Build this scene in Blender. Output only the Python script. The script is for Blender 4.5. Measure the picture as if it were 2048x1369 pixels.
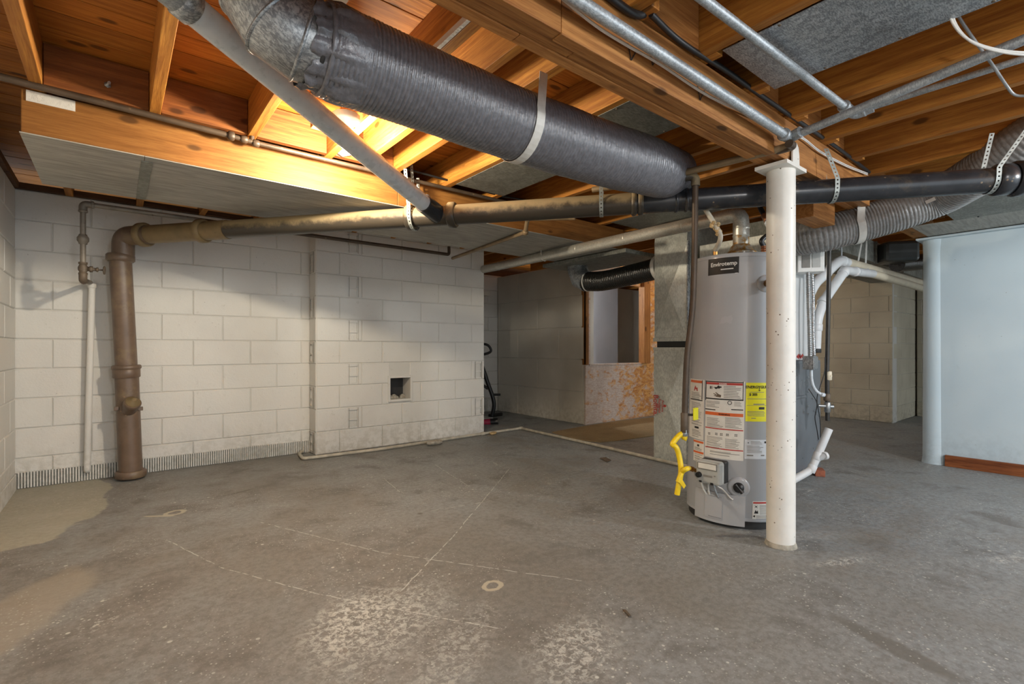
import bpy, bmesh, math, random
from mathutils import Vector, Matrix
random.seed(7)
for o in list(bpy.data.objects): bpy.data.objects.remove(o)
SC = bpy.context.scene; COL = SC.collection
# ------------------------------------------------------------------ camera, world, light, exposure
FPX, CX, CY, CAMH = 985.0, 1024.0, 697.0, 0.90        # focal length in pixels (2048 wide), principal point, eye height
YAW = math.atan2(792, 985)
cam = bpy.data.cameras.new('camera'); cam_o = bpy.data.objects.new('camera', cam); COL.objects.link(cam_o)
cam.sensor_width = 36; cam.lens = FPX/2048*36; cam.clip_start = 0.02
cam.shift_y = (CY-684.5)/2048
cam_o.location = (0, 0, CAMH); cam_o.rotation_euler = (math.pi/2, 0, -YAW)
SC.camera = cam_o
SC.view_settings.view_transform = 'Standard'; SC.view_settings.look = 'None'
SC.view_settings.gamma = 1; SC.view_settings.use_curve_mapping = False
SC.view_settings.exposure = 0.32
W = bpy.data.worlds.new('world'); SC.world = W; W.use_nodes = True
W.node_tree.nodes['Background'].inputs[0].default_value = (0.82, 0.92, 1.0, 1)
W.node_tree.nodes['Background'].inputs[1].default_value = 1.75
BULB = Vector((0.84, 2.30, 1.825))
def point_light(name, loc, power, color, radius):
    l = bpy.data.lights.new(name, 'POINT'); l.energy = power; l.color = color; l.shadow_soft_size = radius
    o = bpy.data.objects.new(name, l); COL.objects.link(o); o.location = loc; return o
def area_light(name, loc, rot, sx, sy, power, color):
    l = bpy.data.lights.new(name, 'AREA'); l.shape = 'RECTANGLE'; l.size = sx; l.size_y = sy; l.energy = power; l.color = color
    o = bpy.data.objects.new(name, l); COL.objects.link(o); o.location = loc; o.rotation_euler = rot; return o
point_light('bulb_light', BULB, 66, (1.0, 0.87, 0.67), 0.035)
# added fill bulbs: two behind camera, one next room; far bulb beyond the furnace
FILL_AND_FAR_BULBS = [((0.55, -1.55, 1.78), 80, (1.0, 0.97, 0.94), .09), ((3.35, -1.25, 1.78), 105, (0.92, 0.97, 1.0), .09),
              ((5.6, 3.0, 1.76), 22, (1.0, 0.86, 0.66), .04), ((4.6, 4.5, 1.76), 34, (0.88, 0.94, 1.0), .05)]
for q_, w_, c_, r_ in FILL_AND_FAR_BULBS: point_light('fill_and_far_light', q_, w_, c_, r_)
# ------------------------------------------------------------------ helpers: pixel -> place (single view metrology of the photograph)
FW = (math.sin(YAW), math.cos(YAW)); RT = (math.cos(YAW), -math.sin(YAW))
def ray(x, y):
    a = (x-CX)/FPX
    return Vector((FW[0]+a*RT[0], FW[1]+a*RT[1], -(y-CY)/FPX))
EYE = Vector((0, 0, CAMH))
def atZ(x, y, z): d = ray(x, y); return EYE + d*((z-CAMH)/d.z)
def atY(x, y, v): d = ray(x, y); return EYE + d*(v/d.y)
def atX(x, y, v): d = ray(x, y); return EYE + d*(v/d.x)
def atD(x, y, s): return EYE + ray(x, y)*s
# ------------------------------------------------------------------ materials
def lin(c):
    if isinstance(c, str): c = tuple(int(c[i:i+2], 16)/255 for i in (0, 2, 4))
    return tuple((v/12.92 if v <= .04045 else ((v+.055)/1.055)**2.4) for v in c)+(1,)
class NT:
    def __init__(s, name):
        s.m = bpy.data.materials.new(name); s.m.use_nodes = True; s.t = s.m.node_tree
        s.b = s.t.nodes['Principled BSDF']; s._pos = None; s._obj = None
    def n(s, typ, **kw):
        nd = s.t.nodes.new(typ)
        for k, v in kw.items():
            if k == 'i':
                for kk, vv in v.items():
                    if isinstance(vv, bpy.types.NodeSocket): s.t.links.new(vv, nd.inputs[kk])
                    else: nd.inputs[kk].default_value = vv
            else: setattr(nd, k, v)
        return nd
    def pos(s):
        if not s._pos: s._pos = s.n('ShaderNodeNewGeometry').outputs['Position']
        return s._pos
    def obj(s):
        if not s._obj: s._obj = s.n('ShaderNodeTexCoord').outputs['Object']
        return s._obj
    def rnd(s): return s.n('ShaderNodeObjectInfo').outputs['Random']
    def scale(s, vec, sc, loc=(0, 0, 0)):
        return s.n('ShaderNodeMapping', i={'Vector': vec, 'Scale': sc, 'Location': loc}).outputs[0]
    def local(s, vec, c, ang):
        return s.n('ShaderNodeMapping', vector_type='TEXTURE', i={'Vector': vec, 'Location': (c[0], c[1], 0), 'Rotation': (0, 0, ang)}).outputs[0]
    def noise(s, vec, sc, det=4, rough=.55, dist=0):
        return s.n('ShaderNodeTexNoise', i={'Vector': vec, 'Scale': sc, 'Detail': det, 'Roughness': rough, 'Distortion': dist}).outputs[0]
    def vor(s, vec, sc, feature='F1'):
        return s.n('ShaderNodeTexVoronoi', feature=feature, i={'Vector': vec, 'Scale': sc}).outputs['Distance']
    def ramp(s, f, a, b, lo=0., hi=1.):
        return s.n('ShaderNodeMapRange', interpolation_type='SMOOTHSTEP', i={'Value': f, 'From Min': a, 'From Max': b, 'To Min': lo, 'To Max': hi}).outputs[0]
    def math(s, op, a, b=0., c=0.):
        nd = s.n('ShaderNodeMath', operation=op)
        for k, v in enumerate((a, b, c)):
            if isinstance(v, bpy.types.NodeSocket): s.t.links.new(v, nd.inputs[k])
            else: nd.inputs[k].default_value = v
        return nd.outputs[0]
    def mix(s, f, a, b, mode='MIX'):
        nd = s.n('ShaderNodeMix', data_type='RGBA', blend_type=mode)
        for k, v in ((0, f), (6, a), (7, b)):
            if isinstance(v, bpy.types.NodeSocket): s.t.links.new(v, nd.inputs[k])
            else: nd.inputs[k].default_value = v
        return nd.outputs[2]
    def add(s, *ms):
        r = ms[0]
        for m in ms[1:]: r = s.math('MAXIMUM', r, m)
        return r
    def xy(s, vec):
        sp = s.n('ShaderNodeSeparateXYZ', i={0: vec}); return sp.outputs[0], sp.outputs[1], sp.outputs[2]
    def out(s, col=None, rough=.6, metal=0., bump=None, bd=.002, bs=.6, spec=None):
        for k, v in (('Base Color', col), ('Roughness', rough), ('Metallic', metal)):
            if v is None: continue
            if isinstance(v, bpy.types.NodeSocket): s.t.links.new(v, s.b.inputs[k])
            else: s.b.inputs[k].default_value = v
        if spec is not None: s.b.inputs['Specular IOR Level'].default_value = spec
        if bump is not None:
            bn = s.n('ShaderNodeBump', i={'Height': bump, 'Distance': bd, 'Strength': bs})
            s.t.links.new(bn.outputs[0], s.b.inputs['Normal'])
        return s.m
def plain(name, c, rough=.5, metal=0., var=.08, nsc=30, bump=0.):
    t = NT(name); v = t.obj(); c = lin(c)
    n = t.noise(v, nsc, 4)
    d = tuple(x*(1-var*2) for x in c[:3])+(1,); u = tuple(min(1, x*(1+var)) for x in c[:3])+(1,)
    return t.out(t.mix(t.ramp(n, .3, .7), d, u), t.ramp(n, .2, .8, max(.05, rough-.08), min(1, rough+.08)), metal, n if bump else None, bump or .001)
def wood(name, c1, c2, axis='y', knots=True, rough=.6, spec=.3):
    t = NT(name); p = t.pos(); r = t.rnd()
    off = t.n('ShaderNodeCombineXYZ', i={0: t.math('MULTIPLY', r, 13.7), 1: t.math('MULTIPLY', r, 7.3), 2: t.math('MULTIPLY', r, 29.1)}).outputs[0]
    v = t.n('ShaderNodeVectorMath', operation='ADD', i={0: p, 1: off}).outputs[0]
    sc = {'x': (1.3, 26, 26), 'y': (26, 1.3, 26), 'z': (26, 26, 1.3)}[axis]
    g = t.noise(t.scale(v, sc), 2.2, 6, .6, .6)
    sc2 = tuple(k*3.5 for k in sc)
    g2 = t.noise(t.scale(v, sc2), 3.0, 3, .6)
    big = t.noise(v, 2.6, 3)
    ck = {'x': (5, 11, 11), 'y': (11, 5, 11), 'z': (11, 11, 5)}[axis]
    kn = t.vor(t.scale(v, ck), .8) if knots else None
    col = t.mix(t.ramp(g, .3, .72), lin(c1), lin(c2))
    col = t.mix(t.ramp(g2, .42, .75, 0, .45), col, lin(c1), 'MULTIPLY')
    col = t.mix(t.ramp(big, .3, .75, 0, .45), col, lin(c1))
    dk = tuple(x*.22 for x in lin(c1)[:3])+(1,)
    if knots: col = t.mix(t.ramp(kn, .09, .17, .85, 0), col, dk)
    col = t.mix(t.ramp(r, 0, 1, 0, .36), col, dk)
    return t.out(col, rough, 0, g, .002, .55, spec)
M = {}
M['joist'] = wood('joist_wood', 'a06427', 'd79742', 'y')
M['header'] = wood('header_wood', '7a4620', 'a86a33', 'x')
M['subfloor'] = wood('subfloor_wood', 'a8641f', 'd68e38', 'x')
M['beam'] = wood('beam_wood', '96602f', 'cf9353', 'x')
M['fascia'] = wood('fascia_wood', '94602a', 'b98243', 'x')
M['darkwood'] = wood('dark_wood', '4a2f1c', '77502f', 'x')
M['woodz'] = wood('upright_wood', '8a5a2e', 'b98148', 'z')
M['redwood'] = wood('baseboard_wood', '6e3b20', 'a5643a', 'y', False, .4)
def painted_block(name, base, tint, dirt, bumpd=.005):
    t = NT(name); p = t.pos()
    n1 = t.noise(p, 1.3, 3); n2 = t.noise(p, 22, 5, .65); n3 = t.noise(p, 90, 3, .6)
    col = t.mix(t.ramp(n1, .35, .68), lin(base), lin(tint))
    col = t.mix(t.ramp(n2, .62, .78, 0, .4), col, lin(dirt))
    pit = t.math('MULTIPLY', t.ramp(t.vor(p, 26), .0, .10, 1, 0), t.ramp(t.noise(p, 7, 2), .56, .62))
    col = t.mix(t.math('MULTIPLY', pit, .8), col, lin('5b554c'))
    x, y, z = t.xy(p)
    lowdirt = t.math('MULTIPLY', t.ramp(z, .0, .35, .5, 0), t.ramp(n2, .40, .62))
    col = t.mix(lowdirt, col, lin(dirt))
    h = t.math('ADD', t.math('MULTIPLY', n2, .7), t.math('MULTIPLY', n3, .3))
    return t.out(col, .62, 0, h, bumpd, .8, .3)
M['block'] = painted_block('painted_block', 'd9d6cf', 'cfccc6', 'aaa497')
M['block_grey'] = painted_block('painted_block_grey', 'd2cec3', 'c4bfb3', 'a09887')
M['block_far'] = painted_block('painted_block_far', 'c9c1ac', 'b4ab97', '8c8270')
M['partition'] = painted_block('painted_partition', 'c6d3d8', 'bccbd2', 'a9b6bb', .0012)
M['mortar'] = painted_block('painted_mortar', 'd0cdc6', 'c6c3bc', 'a29c90', .004)
def galv(name, c1, c2, rough=.45, metal=.75, sc=26):
    t = NT(name); v = t.obj()
    sp = t.n('ShaderNodeTexVoronoi', i={'Vector': v, 'Scale': sc*2.2}).outputs['Color']
    s1 = t.xy(sp)[0]
    st = t.noise(t.scale(v, (3, 9, 3)), sc, 5, .75)
    big = t.noise(v, 3, 3)
    f = t.math('ADD', t.math('MULTIPLY', s1, .10), t.math('MULTIPLY', st, .9))
    col = t.mix(t.ramp(f, .40, .62), lin(c1), lin(c2))
    col = t.mix(t.ramp(big, .45, .75, 0, .35), col, lin('5d5b56'))
    return t.out(col, t.ramp(f, .2, .9, rough-.08, rough+.12), metal, st, .0008, .3)
M['galv'] = galv('galvanized', '80858a', 'c2c7ca')
M['galv_dull'] = galv('galvanized_dull', '75766f', '97988f', .62, .45, 14)
M['galv_pale'] = galv('galvanized_pale', 'b6b8b0', 'd6d8cf', .45, .35, 16)
M['galv_pipe'] = galv('galvanized_pipe', '8f9599', 'b9bfc3', .5, .55, 40)
M['flue'] = galv('flue_metal', 'b9b6aa', 'dcd9ce', .36, .6, 60)
def soffit():
    t = NT('soffit_sheet'); p = t.pos()
    a = t.noise(t.scale(p, (2.5, 22, 8)), 2.2, 6, .65, .5); b = t.noise(p, 2.0, 4)
    col = t.mix(t.ramp(a, .3, .7), lin('8b887f'), lin('adaaa1'))
    col = t.mix(t.ramp(b, .5, .75, 0, .5), col, lin('6d6a62'))
    return t.out(col, .62, .1, a, .001, .4)
M['soffit'] = soffit()
def spotted(name, base, spot, sc=30, thr=.10, rough=.45, metal=0., mott=.25, dirt=None):
    t = NT(name); v = t.obj()
    n = t.noise(v, 9, 5, .6); d = t.vor(v, sc)
    m = t.math('MULTIPLY', t.ramp(d, thr*.5, thr, 1, 0), t.ramp(t.noise(v, 8, 2), .5, .55))
    dk = tuple(x*(1-mott) for x in lin(base)[:3])+(1,)
    col = t.mix(t.ramp(n, .35, .7), lin(base), dk)
    if dirt: col = t.mix(t.ramp(t.noise(v, 4, 6, .7), .52, .64, 0, .75), col, lin(dirt))
    col = t.mix(m, col, lin(spot))
    return t.out(col, rough, metal, n, .0012, .4)
M['column'] = spotted('column_paint', 'e3e0d8', '6d5c48', 42, .17, .42, 0, .08)
M['iron'] = spotted('black_iron_pipe', '303236', '7b6a55', 26, .16, .27, .15, .35, '4c443a')
def dusty():
    t = NT('dusty_iron_pipe'); v = t.obj(); n = t.noise(v, 16, 6, .7)
    nz = t.xy(t.n('ShaderNodeNewGeometry').outputs['Normal'])[2]
    f = t.math('ADD', nz, t.math('MULTIPLY', t.math('SUBTRACT', n, .5), 1.6))
    col = t.mix(t.ramp(f, -.35, .45), lin('3a342c'), lin('93805f'))
    return t.out(col, t.ramp(f, -.4, .4, .34, .75), .1, n, .0015, .4)
M['iron_dusty'] = dusty()
M['stack'] = spotted('brown_pipe_paint', '705c4c', '8d7157', 14, .1, .42, 0, .25, '7d6a52')
M['stack_tan'] = spotted('tan_pipe_paint', '85714f', '6b573d', 14, .1, .5, 0, .25)
M['pvc_grey'] = plain('grey_pvc', 'c9d0d6', .3, 0, .04, 20)
M['pvc'] = plain('white_pvc', 'd9dbdc', .35, 0, .03, 14)
M['pvc_cream'] = plain('cream_pvc', 'd8cdb6', .4, 0, .05, 14)
M['pvc_dirty'] = plain('dirty_pvc', 'b5ad9c', .5, 0, .12, 18)
M['rust'] = spotted('rusty_pipe', '6d5f50', '8b6a45', 26, .2, .6, .3, .4)
M['oldpipe'] = spotted('old_grey_pipe', '8a8175', '5f5346', 26, .2, .55, .3, .35)
M['brownpipe'] = spotted('brown_gas_pipe', '57483a', '7e6a50', 26, .2, .5, .3, .35)
M['blackpipe'] = plain('black_gas_pipe', '3a3733', .42, .3, .15, 22)
M['brass'] = plain('brass', 'b98a4e', .35, .9, .1)
M['copper'] = plain('copper', 'b07a58', .35, .9, .12)
M['yellow'] = plain('yellow_coating', 'e8c618', .38, 0, .05)
M['black'] = plain('black_plastic', '161617', .4, 0, .1)
M['blackrubber'] = plain('black_rubber', '2a2928', .6, 0, .15)
M['white_plastic'] = plain('white_plastic', 'dcdcd8', .35, 0, .03)
M['grey_plastic'] = plain('grey_plastic', 'a9aaa6', .4, 0, .04)
M['strap'] = plain('white_strap', 'cfcdc6', .4, 0, .05)
M['perf'] = plain('perforated_steel', '9ea39f', .45, .5, .08)
M['heater'] = plain('heater_enamel', 'a9abae', .22, 0, .02, 3)
M['heater_trim'] = plain('heater_enamel_dark', '8e9093', .3, 0, .03, 3)
M['furnace'] = plain('furnace_grey', '6f7479', .32, .1, .05, 4)
M['furnace_white'] = plain('furnace_white', 'd0d1d0', .35, 0, .03, 4)
M['wire_white'] = plain('white_wire', 'd6d4cf', .4, 0, .03)
M['wire_grey'] = plain('grey_wire', '8d9092', .4, .1, .05)
M['steelflex'] = plain('steel_conduit', '9b9d9d', .35, .7, .1)
M['red'] = plain('red_print', 'b23a33', .5, 0, .03)
M['orange'] = plain('orange_print', 'd5642c', .5, 0, .03)
M['paper'] = plain('paper_label', 'd9d7d0', .5, 0, .03)
M['paper2'] = plain('rating_label', 'd3d7dc', .4, 0, .03)
M['ink'] = plain('black_print', '1c1a19', .5, 0, .03)
M['inkgrey'] = plain('grey_print', '83807a', .6, 0, .05)
M['ylabel'] = plain('yellow_label', 'e9e21b', .45, 0, .02)
M['navy'] = plain('blue_plastic', '3f4f7d', .4, 0, .08)
M['pinkred'] = plain('crimson_plastic', '9a2340', .4, 0, .08)
M['brickred'] = plain('red_brick', '9a5a42', .8, 0, .15, 40, .002)
M['rubble'] = plain('concrete_rubble', 'a8a294', .9, 0, .15, 40, .004)
M['chunk'] = plain('tan_rubble', 'b79a6c', .9, 0, .2, 40, .004)
M['silver'] = plain('silver_foil', 'b5b7b9', .25, .9, .1, 60, .003)
M['tanpipe'] = spotted('tan_copper_pipe', '8f7a5c', '5b4a38', 26, .2, .5, .3, .35)
M['door'] = plain('white_wall_paint', 'bfc4cb', .5, 0, .03, 3)
M['darkvoid'] = plain('gap_shade', '2c221a', .8, 0, .1)  # near-black sheet above the subfloor boards, paints shade into their gaps
M['cable_black'] = plain('black_cable', '1f1f20', .45, 0, .1)
def carpet():
    t = NT('tan_carpet'); p = t.pos(); n = t.noise(p, 160, 3); b = t.noise(p, 4, 3)
    c = t.mix(t.ramp(n, .3, .7), lin('8d7a5d'), lin('ab9673')); c = t.mix(t.ramp(b, .4, .7, 0, .4), c, lin('7d6c54'))
    return t.out(c, .95, 0, n, .006, 1, .1)
M['carpet'] = carpet()
M['duct_dark'] = plain('dark_duct_paint', '4a4d4b', .35, .3, .1, 6)
def osb():
    t = NT('whitewashed_osb'); p = t.pos()
    f = t.n('ShaderNodeTexVoronoi', i={'Vector': t.scale(p, (18, 18, 38)), 'Scale': 1.2}).outputs['Color']
    s = t.xy(f)[0]
    n = t.noise(t.scale(p, (1, 1, 1.6)), 8, 6, .7, .5); n2 = t.noise(t.scale(p, (20, 20, 50)), 1.6, 4)
    w = t.mix(t.ramp(s, .1, .9), lin('b0743a'), lin('cf9a57')); wh = t.mix(t.ramp(n2, .3, .7), lin('c9bdb4'), lin('b6a296'))
    x, y, z = t.xy(p)
    bias = t.math('ADD', n, t.ramp(x, 4.5, 5.5, .10, -.06))
    return t.out(t.mix(t.ramp(bias, .40, .58), w, wh), .6, 0, n2, .002, .5)
M['osb'] = osb()
def flexblack(name, c, rough):
    t = NT(name); v = t.obj()
    n = t.noise(t.scale(v, (60, 22, 22)), 1.6, 5, .6, .8); m = t.noise(v, 55, 4, .6)
    h = t.math('ADD', t.math('MULTIPLY', n, .7), t.math('MULTIPLY', m, .5))
    return t.out(t.mix(t.ramp(m, .35, .7), lin(c), tuple(x*1.35 for x in lin(c)[:3])+(1,)), rough, 0, h, .006, .55, .7)
M['flex'] = flexblack('black_film_jacket', '5e5e63', .26)
M['flex2'] = flexblack('grey_film_jacket', '7c7b79', .24)
M['flex3'] = flexblack('shiny_black_film', '1a1917', .22)
def rusted_flue():
    t = NT('rusty_flue'); v = t.obj(); n = t.noise(v, 24, 5, .7)
    x, y, z = t.xy(v)
    return t.out(t.mix(t.ramp(n, .42, .6), lin('a8a69c'), lin('a2762f')), .5, .5, n, .001, .5)
M['rustflue'] = rusted_flue()
def glow(name, c, st):
    t = NT(name); e = t.n('ShaderNodeEmission', i={0: c, 1: st}); tr = t.n('ShaderNodeBsdfTransparent')
    mx = t.n('ShaderNodeMixShader', i={0: .5, 1: tr.outputs[0], 2: e.outputs[0]})
    t.t.links.new(mx.outputs[0], t.t.nodes['Material Output'].inputs[0]); return t.m
M['bulb'] = glow('bulb_glow', (1, .85, .6, 1), 14)
M['porcelain'] = plain('porcelain', 'e6e2d6', .25, 0, .02)
def floor_mat():
    t = NT('worn_concrete'); p = t.pos()
    n1 = t.noise(p, .9, 4, .6, .4); n2 = t.noise(p, 3.5, 6, .65, .3); n3 = t.noise(p, 40, 5, .7); n4 = t.noise(p, 160, 3, .6)
    col = t.mix(t.ramp(n1, .36, .64), lin('928b82'), lin('a6a5a3'))
    x, y, z = t.xy(p)
    blue = t.math('MULTIPLY', t.ramp(x, 1.0, 3.4), t.ramp(n2, .3, .62))
    col = t.mix(t.math('MULTIPLY', blue, .8), col, lin('b0b4b6'))
    brown = t.math('MULTIPLY', t.ramp(x, 2.2, -.2), t.ramp(n2, .35, .68))
    col = t.mix(t.math('MULTIPLY', brown, .6), col, lin('93857a'))
    col = t.mix(t.ramp(n2, .50, .70, 0, .7), col, lin('716a62'))
    col = t.mix(t.ramp(n3, .35, .62, .5, 0), col, lin('6c655c'))
    col = t.mix(t.ramp(n4, .58, .72, 0, .45), col, lin('c9c4bb'))
    # bare unpainted concrete in the back-left corner
    def ell(c, rx, ry, ang, soft=.4, wob=.5, ns=3.):
        l = t.local(p, c, ang); lx, ly, lz = t.xy(l)
        d = t.math('SQRT', t.math('ADD', t.math('POWER', t.math('DIVIDE', lx, rx), 2.), t.math('POWER', t.math('DIVIDE', ly, ry), 2.)))
        d = t.math('ADD', d, t.math('MULTIPLY', t.math('SUBTRACT', t.noise(p, ns, 4, .6), .5), wob))
        return t.ramp(d, 1-soft, 1.0, 1, 0), d
    def P(px, py): v = atZ(px, py, 0); return (v.x, v.y)
    corner, _ = ell(P(10, 1010), .46, .95, math.radians(8), .03, .5, 2.0)
    col = t.mix(corner, col, t.mix(t.ramp(n3, .3, .7), lin('b5ac98'), lin('c9bfa9')))
    c2, _ = ell(P(20, 1240), .16, .45, math.radians(-25), .3, .8, 4)
    col = t.mix(t.math('MULTIPLY', c2, .55), col, lin('bcab95'))
    # dark repaired strip, lower right
    sA, sB = atZ(1670, 1235, 0), atZ(1930, 1369, 0)
    st, _ = ell(((sA.x+sB.x)/2, (sA.y+sB.y)/2), (sB-sA).length*.62, .05, math.atan2(sB.y-sA.y, sB.x-sA.x), .45, .6, 9)
    col = t.mix(t.math('MULTIPLY', st, .75), col, lin('776f64'))
    for (a, b, c, d, k) in ((480, 985, .13, .022, .8), (840, 1028, .02, .02, .9), (1265, 985, .55, .2, .28), (1180, 925, .3, .4, .22)):  # dark marks, with the heater's soft shadow painted in as a broad faint patch
        m_, _ = ell(P(a, b), c, d, math.radians(20 if b < 990 else 0), .6, .4, 10)
        col = t.mix(t.math('MULTIPLY', m_, k), col, lin('6a5f53'))
    # scuffed white paint areas made of flecks
    fl = t.ramp(t.noise(p, 48, 8, .8, .6), .46, .58)
    fl2 = t.ramp(t.noise(p, 30, 6, .75), .54, .60)
    flc = lin('ece7de')
    for (a, b, rx, ry, ang, k) in ((700, 1235, .26, .17, 40, 1), (770, 1245, .42, .26, 30, .8), (1150, 1300, .28, .18, 20, .8), (900, 1330, .5, .14, 35, .5), (1680, 1125, .2, .045, -25, .8), (1840, 1130, .12, .03, -25, .5), (2010, 1120, .14, .05, -20, .6), (200, 1250, .11, .05, 10, .7), (1620, 985, .13, .05, 5, .9), (1110, 965, .12, .1, 0, .45), (1240, 960, .25, .1, 10, .35), (1730, 1340, .1, .05, 60, .6)):
        m_, _ = ell(P(a, b), rx, ry, math.radians(ang), .8, .6, 9)
        col = t.mix(t.math('MULTIPLY', t.math('MULTIPLY', m_, fl if rx > .13 else fl2), k), col, flc)
    for (a, b, r) in ((350, 1026, .055), (985, 1172, .045)):      # worn rings
        m_, d_ = ell(P(a, b), r, r*.85, .3, .2, .5, 30)
        ring = t.math('MULTIPLY', t.ramp(d_, .5, .62), t.ramp(d_, .95, 1.05, 1, 0))
        col = t.mix(ring, col, lin('d0c2aa'))
    tail, _ = ell(P(318, 1033), .09, .013, math.radians(-35), .2, .7, 20); col = t.mix(tail, col, lin('d0c2aa'))
    # scattered paint drips
    for sc, th, mk, k in ((9, .075, .47, .9), (24, .13, .50, .85), (60, .2, .45, .6)):
        d = t.vor(t.scale(p, (1, 1, 1), (sc*.13, sc*.7, 0)), sc)
        m_ = t.math('MULTIPLY', t.ramp(d, th*.6, th, 1, 0), t.ramp(t.noise(p, 1.7, 3), mk, mk+.08))
        col = t.mix(t.math('MULTIPLY', m_, k), col, lin('ebe6dc'))
    # scratches
    for (a, b, c, d) in ((1020, 937, 905, 1075), (905, 1075, 800, 1185), (332, 1080, 440, 1135), (440, 1135, 640, 1190), (640, 1190, 1010, 1260), (860, 1022, 970, 1005), (770, 960, 800, 985), (870, 930, 935, 972), (985, 925, 1005, 935), (520, 1045, 760, 1105), (760, 1105, 1180, 1165)):
        A, B = atZ(a, b, 0), atZ(c, d, 0); dv = B-A
        l = t.local(p, ((A.x+B.x)/2, (A.y+B.y)/2), math.atan2(dv.y, dv.x)); lx, ly, lz = t.xy(l)
        ly = t.math('ADD', ly, t.math('MULTIPLY', t.math('SUBTRACT', t.noise(p, 9, 2), .5), .014))
        m_ = t.math('MULTIPLY', t.ramp(t.math('ABSOLUTE', ly), .0012, .0032, 1, 0), t.ramp(t.math('ABSOLUTE', lx), dv.length/2-.01, dv.length/2, 1, 0))
        m_ = t.math('MULTIPLY', m_, t.ramp(t.noise(p, 26, 4), .42, .52))
        col = t.mix(t.math('MULTIPLY', m_, .75), col, lin('f0ebe2'))
    col = t.mix(.14, t.mix(1.0, col, lin('dde1e1'), 'MULTIPLY'), lin('75777a'))
    h = t.math('ADD', t.math('MULTIPLY', n2, .5), t.math('MULTIPLY', n3, .5))
    return t.out(col, t.ramp(n2, .3, .7, .42, .62), 0, h, .004, .55, .35)
M['floor'] = floor_mat()
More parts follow.
